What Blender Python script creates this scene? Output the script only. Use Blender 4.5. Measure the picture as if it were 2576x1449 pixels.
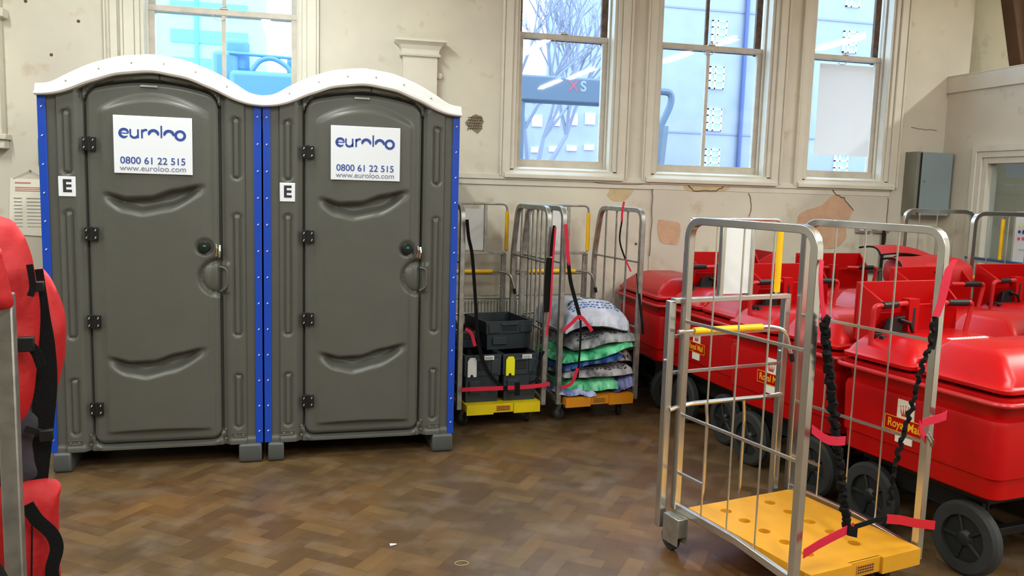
import bpy, math, random
from mathutils import Vector, Matrix, noise
random.seed(7)
PI=math.pi
S=bpy.context.scene; COL=S.collection
for o in list(bpy.data.objects): bpy.data.objects.remove(o)
# ---------------------------------------------------------------- camera
YAW=math.radians(13.3); PITCH=math.radians(6.8); ROLL=math.radians(1.70); CAMH=1.63
cd=bpy.data.cameras.new('camera'); cam=bpy.data.objects.new('camera',cd); COL.objects.link(cam)
cd.sensor_fit='HORIZONTAL'; cd.sensor_width=36.0; cd.lens=36.0*2100/2576; cd.clip_start=.05; cd.clip_end=200
_fw=Vector((math.sin(YAW)*math.cos(PITCH),math.cos(YAW)*math.cos(PITCH),-math.sin(PITCH)))
_r0=Vector((math.cos(YAW),-math.sin(YAW),0)); _u0=_r0.cross(_fw)
_r=_r0*math.cos(ROLL)+_u0*math.sin(ROLL); _u=-_r0*math.sin(ROLL)+_u0*math.cos(ROLL)
M=Matrix((( _r.x,_u.x,-_fw.x,0),(_r.y,_u.y,-_fw.y,0),(_r.z,_u.z,-_fw.z,0),(0,0,0,1)))
cam.matrix_world=Matrix.Translation((0,0,CAMH))@M
S.camera=cam
# ---------------------------------------------------------------- world: bright overcast daylight
w=bpy.data.worlds.new('world'); S.world=w; w.use_nodes=True
nt=w.node_tree; bg=nt.nodes['Background']
bg.inputs['Color'].default_value=(.66,.83,1,1); bg.inputs['Strength'].default_value=6.5
S.view_settings.view_transform='Standard'; S.view_settings.look='None'
S.view_settings.gamma=1; S.view_settings.use_curve_mapping=False
S.view_settings.exposure=0.0
# room lamps: fluorescent battens hung over the hall, a few at left added for illumination; one light per tube (positions reused by the battens)
TUBES=[(2.95,1.2,2.6,66),(4.25,-2.7,-1.3,110),(4.35,-1.1,.3,80),(5.1,1.3,2.3,36),(5.15,2.7,3.6,30),(-.6,1.3,2.7,70),(.9,-1.6,-.2,90),(-2.6,.4,1.8,70),(6.5,3.3,4.6,75),(-2.3,3.7,5.1,52),(-.3,4.0,5.4,58)]
TUBE_Z=3.6
def lamp(x,y0,y1,pw):
    ld=bpy.data.lights.new('tube_light','AREA'); ld.shape='RECTANGLE'; ld.size=.10; ld.size_y=y1-y0
    ld.energy=pw; ld.color=(.97,1,.96)
    return ld
# ---------------------------------------------------------------- materials
def P(name,col,rough=.5,metal=0,bump=0,bscale=60,var=0,vscale=3,spec=.5,col2=None,coat=0,trans=0,emit=None,estr=1):
    m=bpy.data.materials.new(name); m.use_nodes=True; n=m.node_tree; b=n.nodes['Principled BSDF']
    c=tuple(col)+(1,)
    b.inputs['Base Color'].default_value=c; b.inputs['Roughness'].default_value=rough; b.inputs['Metallic'].default_value=metal
    b.inputs['Specular IOR Level'].default_value=spec; b.inputs['Coat Weight'].default_value=coat
    if trans: b.inputs['Transmission Weight'].default_value=trans
    if emit: b.inputs['Emission Color'].default_value=tuple(emit)+(1,); b.inputs['Emission Strength'].default_value=estr
    tc=n.nodes.new('ShaderNodeTexCoord')
    if var or col2:
        nz=n.nodes.new('ShaderNodeTexNoise'); nz.inputs['Scale'].default_value=vscale; nz.inputs['Detail'].default_value=6
        n.links.new(tc.outputs['Object'],nz.inputs['Vector'])
        r=n.nodes.new('ShaderNodeValToRGB'); r.color_ramp.elements[0].position=.35; r.color_ramp.elements[1].position=.65
        k=col2 or tuple(x*(1-var) for x in col)
        r.color_ramp.elements[0].color=tuple(k)+(1,); r.color_ramp.elements[1].color=c
        n.links.new(nz.outputs['Fac'],r.inputs['Fac']); n.links.new(r.outputs['Color'],b.inputs['Base Color'])
    if bump:
        nz=n.nodes.new('ShaderNodeTexNoise'); nz.inputs['Scale'].default_value=bscale; nz.inputs['Detail'].default_value=5
        n.links.new(tc.outputs['Object'],nz.inputs['Vector'])
        bp=n.nodes.new('ShaderNodeBump'); bp.inputs['Strength'].default_value=bump; bp.inputs['Distance'].default_value=.01
        n.links.new(nz.outputs['Fac'],bp.inputs['Height']); n.links.new(bp.outputs['Normal'],b.inputs['Normal'])
    return m
def lin(r,g,b): return tuple((x/255/12.92 if x/255<=.04045 else ((x/255+.055)/1.055)**2.4) for x in (r,g,b))
def wallmat():
    m=P('wall_paint',lin(216,206,178),.55,bump=.12,bscale=9); n=m.node_tree; b=n.nodes['Principled BSDF']
    g=n.nodes.new('ShaderNodeNewGeometry')
    def noise_(s,d=6):
        z=n.nodes.new('ShaderNodeTexNoise'); z.inputs['Scale'].default_value=s; z.inputs['Detail'].default_value=d
        n.links.new(g.outputs['Position'],z.inputs['Vector']); return z
    a=noise_(1.3,8); r=n.nodes.new('ShaderNodeValToRGB'); r.color_ramp.elements[0].position=.3; r.color_ramp.elements[1].position=.7
    r.color_ramp.elements[0].color=lin(198,191,178)+(1,); r.color_ramp.elements[1].color=lin(218,213,195)+(1,)
    n.links.new(a.outputs['Fac'],r.inputs['Fac'])
    # scuffs
    a2=noise_(7,10); r2=n.nodes.new('ShaderNodeValToRGB'); r2.color_ramp.elements[0].position=.60; r2.color_ramp.elements[1].position=.78
    n.links.new(a2.outputs['Fac'],r2.inputs['Fac'])
    mx=n.nodes.new('ShaderNodeMix'); mx.data_type='RGBA'; mx.inputs[7].default_value=lin(188,174,150)+(1,)
    n.links.new(r2.outputs['Color'],mx.inputs[0]); n.links.new(r.outputs['Color'],mx.inputs[6])
    n.links.new(mx.outputs[2],b.inputs['Base Color'])
    return m
def floormat():
    m=P('parquet',(.2,.1,.05),.35); n=m.node_tree; b=n.nodes['Principled BSDF']
    at=n.nodes.new('ShaderNodeAttribute'); at.attribute_name='tone'
    g=n.nodes.new('ShaderNodeNewGeometry')
    r=n.nodes.new('ShaderNodeValToRGB'); e=r.color_ramp.elements
    e[0].position=0; e[0].color=lin(86,65,38)+(1,); e[1].position=1; e[1].color=lin(112,88,55)+(1,)
    e2=r.color_ramp.elements.new(.5); e2.color=lin(98,76,46)+(1,)
    n.links.new(at.outputs['Fac'],r.inputs['Fac'])
    z=n.nodes.new('ShaderNodeTexNoise'); z.inputs['Scale'].default_value=1.9; z.inputs['Detail'].default_value=10; z.inputs['Roughness'].default_value=.65
    n.links.new(g.outputs['Position'],z.inputs['Vector'])
    r2=n.nodes.new('ShaderNodeValToRGB'); e=r2.color_ramp.elements; e[0].position=.38; e[0].color=(0,0,0,1); e[1].position=.62; e[1].color=(1,1,1,1)
    n.links.new(z.outputs['Fac'],r2.inputs['Fac'])
    mx=n.nodes.new('ShaderNodeMix'); mx.data_type='RGBA'; mx.inputs[6].default_value=lin(54,44,40)+(1,)
    mf=n.nodes.new('ShaderNodeMath'); mf.operation='MULTIPLY_ADD'; mf.inputs[1].default_value=.5; mf.inputs[2].default_value=.5
    n.links.new(r2.outputs['Color'],mf.inputs[0]); n.links.new(mf.outputs[0],mx.inputs[0]); n.links.new(r.outputs['Color'],mx.inputs[7])
    # worn pale patches
    z3=n.nodes.new('ShaderNodeTexNoise'); z3.inputs['Scale'].default_value=5; z3.inputs['Detail'].default_value=10
    n.links.new(g.outputs['Position'],z3.inputs['Vector'])
    r3=n.nodes.new('ShaderNodeValToRGB'); e=r3.color_ramp.elements; e[0].position=.5; e[0].color=(0,0,0,1); e[1].position=.75; e[1].color=(.6,.6,.6,1)
    n.links.new(z3.outputs['Fac'],r3.inputs['Fac'])
    z4=n.nodes.new('ShaderNodeTexNoise'); z4.inputs['Scale'].default_value=.9; z4.inputs['Detail'].default_value=5; n.links.new(g.outputs['Position'],z4.inputs['Vector'])
    r4=n.nodes.new('ShaderNodeValToRGB'); e=r4.color_ramp.elements; e[0].position=.45; e[0].color=(1,1,1,1); e[1].position=.68; e[1].color=(1.25,.98,.72,1)
    n.links.new(z4.outputs['Fac'],r4.inputs['Fac']); m4=n.nodes.new('ShaderNodeMix'); m4.data_type='RGBA'; m4.blend_type='MULTIPLY'; m4.inputs[0].default_value=1
    n.links.new(mx.outputs[2],m4.inputs[6]); n.links.new(r4.outputs['Color'],m4.inputs[7]); mx=m4
    m2=n.nodes.new('ShaderNodeMix'); m2.data_type='RGBA'; m2.inputs[7].default_value=lin(116,101,84)+(1,)
    n.links.new(r3.outputs['Color'],m2.inputs[0]); n.links.new(mx.outputs[2],m2.inputs[6]); n.links.new(m2.outputs[2],b.inputs['Base Color'])
    rr=n.nodes.new('ShaderNodeMapRange'); rr.inputs[3].default_value=.22; rr.inputs[4].default_value=.5
    n.links.new(z3.outputs['Fac'],rr.inputs[0]); n.links.new(rr.outputs[0],b.inputs['Roughness'])
    bp=n.nodes.new('ShaderNodeBump'); bp.inputs['Strength'].default_value=.25; bp.inputs['Distance'].default_value=.004
    n.links.new(at.outputs['Fac'],bp.inputs['Height']); n.links.new(bp.outputs['Normal'],b.inputs['Normal'])
    return m
def glassmat():
    m=bpy.data.materials.new('window_glass'); m.use_nodes=True; n=m.node_tree; n.nodes.clear()
    o=n.nodes.new('ShaderNodeOutputMaterial'); t=n.nodes.new('ShaderNodeBsdfTransparent'); g=n.nodes.new('ShaderNodeBsdfGlossy')
    t.inputs['Color'].default_value=(.93,.97,1,1); g.inputs['Roughness'].default_value=.02
    f=n.nodes.new('ShaderNodeFresnel'); f.inputs['IOR'].default_value=1.5
    mx=n.nodes.new('ShaderNodeMixShader'); ge=n.nodes.new('ShaderNodeNewGeometry'); su=n.nodes.new('ShaderNodeMath'); su.operation='SUBTRACT'; su.inputs[0].default_value=1; su.use_clamp=True
    n.links.new(ge.outputs['Backfacing'],su.inputs[1]); ml=n.nodes.new('ShaderNodeMath'); ml.operation='MULTIPLY'; n.links.new(su.outputs[0],ml.inputs[0]); n.links.new(f.outputs[0],ml.inputs[1])
    n.links.new(ml.outputs[0],mx.inputs[0]); n.links.new(t.outputs[0],mx.inputs[1]); n.links.new(g.outputs[0],mx.inputs[2])
    n.links.new(mx.outputs[0],o.inputs['Surface']); return m
def sheetmat():
    m=bpy.data.materials.new('white_sheet'); m.use_nodes=True; n=m.node_tree; n.nodes.clear()
    o=n.nodes.new('ShaderNodeOutputMaterial'); d=n.nodes.new('ShaderNodeBsdfDiffuse'); t=n.nodes.new('ShaderNodeBsdfTranslucent'); mx=n.nodes.new('ShaderNodeMixShader')
    d.inputs['Color'].default_value=(.86,.86,.86,1); t.inputs['Color'].default_value=(.95,.93,.9,1); mx.inputs[0].default_value=.42
    n.links.new(d.outputs[0],mx.inputs[1]); n.links.new(t.outputs[0],mx.inputs[2]); n.links.new(mx.outputs[0],o.inputs['Surface']); return m
WALL=wallmat(); FLOOR=floormat(); GLASS=glassmat()
TRIM=P('cream_gloss_paint',lin(216,211,196),.4,var=.07,vscale=6,bump=.05)
SASH=P('sash_paint',lin(206,198,184),.45,var=.15,vscale=12,bump=.1)
OLDWOOD=P('bare_weathered_wood',lin(120,96,80),.7,var=.5,vscale=20)
CEIL=P('ceiling_paint',lin(226,220,200),.8)
PINK=P('bare_plaster',lin(208,170,140),.9,var=.12,vscale=14,bump=.3); CRACK=P('crack',lin(96,76,56),.9)
TAN=P('old_plaster',lin(206,186,146),.9,var=.15,vscale=16,bump=.3)
GREYP=P('grey_moulded_plastic',lin(84,85,79),.38,bump=.05,bscale=260,var=.06,vscale=8)
GREYD=P('dark_grey_plastic',lin(80,84,84),.5,bump=.05,bscale=200)
WHITE=P('white_plastic',lin(224,224,222),.4,bump=.02,bscale=40); BLUE=P('blue_plastic',lin(14,66,176),.35)
BLACK=P('black_plastic',(.009,.009,.009),.45,spec=.3); BLACKF=P('black_webbing',(.006,.006,.006),.85,bump=.3,bscale=300,spec=.15)
STEEL=P('bright_steel',(.75,.75,.73),.22,1); GALV=P('galvanised_steel',(.46,.46,.42),.36,.85,var=.25,vscale=14)
ZINC=P('zinc_plated_steel',(.66,.66,.63),.25,.95,var=.1,vscale=10)
OLDSTEEL=P('worn_steel',(.42,.42,.39),.42,.8,var=.3,vscale=20)
SIGN=P('sign_white',lin(226,232,240),.4); NAVY=P('logo_blue',lin(44,72,150),.4); GREYT=P('print_grey',lin(120,128,150),.5)
YEL=P('yellow_plastic',lin(212,150,30),.45,var=.08,vscale=9,bump=.03); YEL2=P('bright_yellow_plastic',lin(214,190,0),.45,var=.08,vscale=8)
AMB=P('amber_plastic',lin(206,130,14),.5,var=.12,vscale=8); YSLV=P('yellow_sleeve',lin(244,190,20),.4)
RED=P('red_plastic',lin(178,2,4),.42,spec=.25,bump=.03,bscale=120,var=.08,vscale=5); REDL=P('red_lid_plastic',lin(184,4,10),.34,spec=.35,bump=.02,bscale=90)
REDT=P('red_painted_tube',lin(186,34,38),.35); REDW=P('red_webbing',lin(200,18,54),.7,bump=.2,bscale=300)
REDC=P('red_nylon_cloth',lin(176,6,14),.62,bump=.25,bscale=35,var=.1,vscale=10); TYRE=P('tyre_rubber',lin(40,42,41),.75,bump=.1)
HUB=P('wheel_hub',lin(26,30,30),.5); CRATE=P('slate_plastic',lin(42,52,58),.45,bump=.03); CREAM=P('paper_cream',lin(232,228,214),.7)
LBL=P('label_white',lin(220,222,222),.6); INK=P('ink_black',(.02,.02,.02),.7); LOGOY=P('logo_yellow',lin(246,180,20),.5); LOGOR=P('emblem_red',lin(190,60,50),.6)
EBOX=P('grey_blue_enamel',lin(134,150,154),.4,var=.05,vscale=4); DARK=P('dark_void',(.01,.012,.012),.8); PAPERP=P('faded_red_print',lin(196,140,130),.8)
PAPERG=P('faded_grey_print',lin(186,186,186),.8); RADW=P('radiator_enamel',lin(224,220,206),.35); FABBR=P('brown_timber',lin(96,68,48),.7,var=.4,vscale=5)
GREEN=P('green_sign',lin(10,130,90),.5)
# ---------------------------------------------------------------- mesh builder
class MB:
    def __init__(s): s.v=[];s.f=[];s.m=[]
    def add(s,vs,fs,mi=0,T=None):
        o=len(s.v)
        s.v+=[(tuple(T@Vector(p)) if T else tuple(p)) for p in vs]
        s.f+=[tuple(i+o for i in f) for f in fs]; s.m+=[mi]*len(fs); return s
    def box(s,x0,x1,y0,y1,z0,z1,mi=0,T=None):
        return s.add([(x0,y0,z0),(x1,y0,z0),(x1,y1,z0),(x0,y1,z0),(x0,y0,z1),(x1,y0,z1),(x1,y1,z1),(x0,y1,z1)],
            [(0,3,2,1),(4,5,6,7),(0,1,5,4),(1,2,6,5),(2,3,7,6),(3,0,4,7)],mi,T)
    def tube(s,pts,r,n=8,mi=0,cap=True,flat=None,up=None,T=None):
        pts=[Vector(p) for p in pts]; vs=[];fs=[]; N=len(pts)
        rs=r if isinstance(r,(list,tuple)) else [r]*N
        pn=None
        for i,p in enumerate(pts):
            t=((pts[min(i+1,N-1)]-pts[max(i-1,0)])).normalized()
            if up is not None: a=Vector(up); a=(a-t*a.dot(t))
            elif pn is None: a=Vector((0,0,1)) if abs(t.z)<.9 else Vector((1,0,0)); a=a-t*a.dot(t)
            else: a=pn-t*pn.dot(t)
            if a.length<1e-6: a=t.orthogonal()
            a.normalize(); b=t.cross(a); pn=a
            for k in range(n):
                an=2*PI*k/n+(PI/n if n==4 else 0)
                ra=rs[i]; rb=rs[i] if flat is None else flat
                q=1.41421 if n==4 else 1
                vs.append(p+a*math.cos(an)*ra*q+b*math.sin(an)*rb*q)
        for i in range(N-1):
            for k in range(n):
                k2=(k+1)%n; fs.append((i*n+k,i*n+k2,(i+1)*n+k2,(i+1)*n+k))
        if cap: fs.append(tuple(range(n))[::-1]); fs.append(tuple((N-1)*n+k for k in range(n)))
        return s.add(vs,fs,mi,T)
    def cyl(s,c,ax,r,h,n=24,mi=0,T=None):
        c=Vector(c);a=Vector(ax).normalized(); return s.tube([c-a*h/2,c+a*h/2],r,n,mi,T=T)
    def lathe(s,c,ax,prof,n=24,mi=0,T=None,ring=False):
        c=Vector(c);a=Vector(ax).normalized(); u=a.orthogonal().normalized(); v=a.cross(u); vs=[];fs=[]
        for (r,h) in prof:
            for k in range(n):
                an=2*PI*k/n; vs.append(c+a*h+(u*math.cos(an)+v*math.sin(an))*max(r,1e-4))
        for i in range(len(prof)-1):
            for k in range(n):
                k2=(k+1)%n; fs.append((i*n+k,i*n+k2,(i+1)*n+k2,(i+1)*n+k))
        if ring:
            b=(len(prof)-1)*n
            for k in range(n): k2=(k+1)%n; fs.append((b+k,b+k2,k2,k))
        else: fs.append(tuple(range(n))[::-1]); fs.append(tuple((len(prof)-1)*n+k for k in range(n)))
        return s.add(vs,fs,mi,T)
    def loft(s,secs,mi=0,cap=True,T=None):
        n=len(secs[0]); vs=[p for q in secs for p in q]; fs=[]
        for i in range(len(secs)-1):
            for k in range(n):
                k2=(k+1)%n; fs.append((i*n+k,i*n+k2,(i+1)*n+k2,(i+1)*n+k))
        if cap: fs.append(tuple(range(n))[::-1]); fs.append(tuple((len(secs)-1)*n+k for k in range(n)))
        return s.add(vs,fs,mi,T)
    def prism(s,poly,ax,a0,a1,mi=0,T=None):  # poly 2D; ax: axis extruded
        def m(p,t): return {'y':(p[0],t,p[1]),'z':(p[0],p[1],t),'x':(t,p[0],p[1])}[ax]
        return s.loft([[m(p,a0) for p in poly],[m(p,a1) for p in poly]],mi,T=T)
    def build(s,name,mat,parent=None,loc=None,rot=0,smooth=35,bevel=0,bseg=2):
        assert max(max(f) for f in s.f)<len(s.v),name
        me=bpy.data.meshes.new(name); me.from_pydata(s.v,[],s.f)
        mats=mat if isinstance(mat,(list,tuple)) else [mat]
        for m in mats: me.materials.append(m)
        me.polygons.foreach_set('material_index',s.m)
        me.update(); 
        import bmesh
        b=bmesh.new(); b.from_mesh(me); bmesh.ops.recalc_face_normals(b,faces=b.faces); b.to_mesh(me); b.free()
        if smooth:
            me.polygons.foreach_set('use_smooth',[True]*len(me.polygons)); me.set_sharp_from_angle(angle=math.radians(smooth))
        o=bpy.data.objects.new(name,me); COL.objects.link(o)
        if parent: o.parent=parent
        if loc is not None: o.location=loc
        if rot: o.rotation_euler=(0,0,rot)
        if bevel:
            bm=o.modifiers.new('bevel','BEVEL'); bm.width=bevel; bm.segments=bseg; bm.limit_method='ANGLE'; bm.angle_limit=math.radians(40)
        return o
def tag(o,label=None,cat=None,group=None,kind=None):
    if label:o['label']=label
    if cat:o['category']=cat
    if group:o['group']=group
    if kind:o['kind']=kind
    return o
def empty(name,loc,rot=0,label=None,cat=None,group=None):
    o=bpy.data.objects.new(name,None); COL.objects.link(o); o.location=loc; o.rotation_euler=(0,0,rot); o.empty_display_size=.1
    return tag(o,label,cat,group)
def struct(mb,name,mat,**k): return tag(mb.build(name,mat,**k),kind='structure')
def copy_tree(o,parent=None):
    c=o.copy(); COL.objects.link(c)
    if parent: c.parent=parent
    for ch in list(o.children): copy_tree(ch,c)
    return c
def cr(pts,n=6,closed=False):   # Catmull-Rom
    P_=[Vector(p) for p in pts]; N=len(P_); out=[]
    rng=range(N if closed else N-1)
    for i in rng:
        p0=P_[(i-1)%N] if closed or i>0 else P_[0]; p1=P_[i]; p2=P_[(i+1)%N]; p3=P_[(i+2)%N] if closed or i+2<N else P_[-1]
        for k in range(n):
            t=k/n; out.append(.5*((2*p1)+(p2-p0)*t+(2*p0-5*p1+4*p2-p3)*t*t+(3*p1-p0-3*p2+p3)*t**3))
    if not closed: out.append(P_[-1])
    return out
def round_path(pts,r,n=5):      # polyline with rounded corners
    P_=[Vector(p) for p in pts]; out=[P_[0]]
    for i in range(1,len(P_)-1):
        a=(P_[i-1]-P_[i]); b=(P_[i+1]-P_[i]); rr=min(r,a.length*.5,b.length*.5)
        A=P_[i]+a.normalized()*rr; B=P_[i]+b.normalized()*rr
        for k in range(n+1):
            t=k/n; out.append(A*(1-t)**2+P_[i]*2*t*(1-t)+B*t*t)
    out.append(P_[-1]); return out
def text(s,size,name,mat,parent,loc,rot=(PI/2,0,0),ext=.001,align='CENTER',sx=1,bold=0):
    c=bpy.data.curves.new('t','FONT'); c.body=s; c.size=size; c.extrude=ext; c.align_x=align; c.align_y='CENTER'; c.offset=bold
    t=bpy.data.objects.new('t',c); COL.objects.link(t)
    dg=bpy.context.evaluated_depsgraph_get(); dg.update(); me=bpy.data.meshes.new_from_object(t.evaluated_get(dg))
    bpy.data.objects.remove(t); bpy.data.curves.remove(c)
    me.materials.clear(); me.materials.append(mat)
    o=bpy.data.objects.new(name,me); COL.objects.link(o); o.parent=parent; o.location=loc; o.rotation_euler=rot; o.scale=(sx,1,1)
    return o
def ribbon(pts,w,th,up=(0,1,0),n=5,smooth=True):
    q=cr(pts,n) if smooth else [Vector(p) for p in pts]
    return q
def strap(mb,pts,w,th=.002,up=(0,1,0),mi=0,n=5,T=None):
    # flat webbing: thickness along up, width across
    q=cr(pts,n); mb.tube(q,th/2,4,mi,flat=w/2,up=up,T=T); return mb
def puff(outline,thick,y0=0,sub=4,rings=9,nz=.01,seed=0,flatness=.5,sharp=.9):
    """inflated solid from an (x,z) outline, thickness along y"""
    o2=cr([(p[0],0,p[1]) for p in outline],sub,True); c=sum(o2,Vector())/len(o2); n=len(o2)
    mb=MB(); vs=[];fs=[]
    for side in (-1,1):
        base=len(vs); vs.append((c.x,y0+side*thick/2*(1+noise.noise(Vector((seed,side,0)))*.2),c.z))
        for r in range(1,rings+1):
            s=r/rings
            for p in o2:
                q=c+(p-c)*s; t=thick/2*(1-s**2.6)**flatness
                d=noise.noise(Vector((q.x*9+seed,q.z*9,side*3)))*nz+noise.noise(Vector((q.x*26+seed,q.z*16,side*5)))*nz*.6
                vs.append((q.x,y0+side*(t+ (d if s<1 else 0)),q.z))
        for k in range(n): fs.append((base,base+1+k,base+1+(k+1)%n))
        for r in range(rings-1):
            for k in range(n):
                k2=(k+1)%n; a=base+1+r*n; fs.append((a+k,a+n+k,a+n+k2,a+k2))
    # weld rims: last rings coincide, add strip
    b0=1+(rings-1)*n; b1=1+rings*n+1+(rings-1)*n
    for k in range(n):
        k2=(k+1)%n; fs.append((b0+k,b0+k2,b1+k2,b1+k))
    return mb.add(vs,fs)
# ================================================================ SETTING
YW=6.55
# floor: herringbone blocks, one mesh, tone per block
def floor():
    L,Wd=.24,.08; vs=[];fs=[];tone=[]
    ang=math.radians(45+9); ca,sa=math.cos(ang),math.sin(ang)
    X0,X1,Y0,Y1=-4.5,9,-6,YW
    k=int(L/Wd)
    def put(x,y,w_,h_):
        pts=[(x,y),(x+w_,y),(x+w_,y+h_),(x,y+h_)]
        q=[(a*ca-b*sa+2,a*sa+b*ca+.3) for a,b in pts]
        if all(p[0]<X0 or p[0]>X1 or p[1]<Y0 or p[1]>Y1 for p in q): return
        cx=sum(p[0] for p in q)/4; cy=sum(p[1] for p in q)/4
        if cy<-1.5 or cx<-3.6 or cx>7.5: return
        b=len(vs); t=random.random()
        g=.0008
        q=[(p[0]+(cx-p[0])*g/.1,p[1]+(cy-p[1])*g/.1) for p in q]
        q=[(min(max(p[0],X0),X1),min(max(p[1],Y0),Y1)) for p in q]
        vs.extend([(p[0],p[1],0) for p in q]); fs.append((b,b+1,b+2,b+3)); tone.append(t)
    R=70
    for i in range(-R,R):
        for j in range(-R,R):
            # herringbone lattice: basis (Wd,Wd) and (L... )
            ox=i*Wd+j*2*L*.5; oy=i*Wd-j*2*L*.5
            put(ox,oy,L,Wd); put(ox,oy+Wd,Wd,L) if True else None
    return vs,fs,tone
# exact tiling: horizontal block at (x,y), vertical block at (x-Wd, y) with lattice vectors (Wd,Wd) and (L,-L)
def floor2():
    L,Wd=.24,.08; vs=[];fs=[];tone=[]
    ang=math.radians(45+9); ca,sa=math.cos(ang),math.sin(ang)
    X0,X1,Y0,Y1=-3.6,7.6,-.6,YW
    def put(x,y,w_,h_):
        q=[((x+a)*ca-(y+b)*sa+2,(x+a)*sa+(y+b)*ca+3) for a,b in ((0,0),(w_,0),(w_,h_),(0,h_))]
        cx=sum(p[0] for p in q)/4; cy=sum(p[1] for p in q)/4
        if not(X0<cx<X1 and Y0<cy<Y1-.1): return
        b=len(vs); q=[(p[0]+(cx-p[0])*.006,p[1]+(cy-p[1])*.006) for p in q]
        vs.extend([(p[0],p[1],0) for p in q]); fs.append((b,b+1,b+2,b+3)); tone.append(random.random())
    for i in range(-90,91):
        for j in range(-26,27):
            ox=i*Wd+j*L; oy=i*Wd-j*L
            put(ox,oy,L,Wd); put(ox-Wd,oy,Wd,L)
    return vs,fs,tone
vs,fs,tone=floor2()
me=bpy.data.meshes.new('floor'); me.from_pydata(vs,[],fs)
me.materials.append(FLOOR); at=me.attributes.new('tone','FLOAT','FACE'); at.data.foreach_set('value',tone)
fl=bpy.data.objects.new('floor',me); COL.objects.link(fl); fl['kind']='structure'
sub=MB().box(-4.5,9.2,-6,6.9,-.06,-.0015); so=sub.build('subfloor',P('floor_joint',lin(84,62,44),.6),fl)
# back wall with window openings: x ranges
WIN=[(-1.26,-.07),(1.50,2.40),(2.70,3.80),(4.10,4.96)]; ZB,ZT=1.745,4.15; CH=4.4
wb=MB(); T0,T1=YW,YW+.34
xs=[-4.5]+[a for p in WIN for a in p]+[5.706]
for i in range(0,len(xs),2):
    wb.box(xs[i],xs[i+1],T0,T1,0,CH)
for a,b in WIN: wb.box(a,b,T0,T1,0,ZB); wb.box(a,b,T0,T1,ZT,CH)
wall=struct(wb,'wall_back',WALL,smooth=0)
struct(MB().box(5.706,9.2,6.80,7.0,0,CH),'wall_alcove',WALL,smooth=0)
struct(MB().box(-4.7,-4.5,-6,6.9,0,CH),'wall_left',WALL,smooth=0)
struct(MB().box(9,9.2,-6,6.8,0,CH),'wall_right',WALL,smooth=0)
struct(MB().box(-4.7,9.2,-6.2,-6,0,CH),'wall_front',WALL,smooth=0)
struct(MB().box(-4.7,9.2,-6.2,7.0,CH,CH+.1),'ceiling',CEIL,smooth=0)
# string course, sill band and apron panel below the windows
struct(MB().box(.92,4.985,YW-.022,YW,1.70,1.742).box(.92,4.985,YW-.012,YW,1.655,1.70),'trim_1',TRIM,bevel=.004)
struct(MB().box(2.72,4.975,YW-.010,YW,0,1.655),'trim_2',WALL,bevel=.003)
# left pier, small pilaster with capital
struct(MB().box(-2.75,-2.10,YW-.09,YW,1.90,CH).box(-2.80,-2.07,YW-.12,YW,1.86,1.90).box(-2.78,-2.085,YW-.10,YW,1.80,1.86)
   .box(-2.79,-2.06,YW-.11,YW,2.68,2.74),'trim_3',TRIM,bevel=.006)
cap=MB().box(.635,.895,YW-.075,YW,0,2.60)
prof=[(0,2.60),(-.095,2.60),(-.10,2.612),(-.085,2.625),(-.088,2.65),(-.105,2.68),(-.13,2.70),(-.14,2.705),(-.14,2.72),(0,2.72)]
secs=[]
for (yy,zz) in prof: secs.append([(.765-.13+ (yy+.075)*1 if yy<0 else .635,YW+yy,zz),(.765+.13-((yy+.075) if yy<0 else 0),YW+yy,zz),(.765+.13-((yy+.075) if yy<0 else 0),YW,zz),(.765-.13+((yy+.075) if yy<0 else 0),YW,zz)])
cap.loft(secs[1:-1])
struct(cap,'trim_4',TRIM,smooth=20)
MB().lathe((.918,YW,2.47),(0,-1,0),[(.018,0),(.018,.012),(.026,.02),(.024,.034),(.012,.04)],16).build('wall_knob',TRIM,wall)['kind']='structure'
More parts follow.
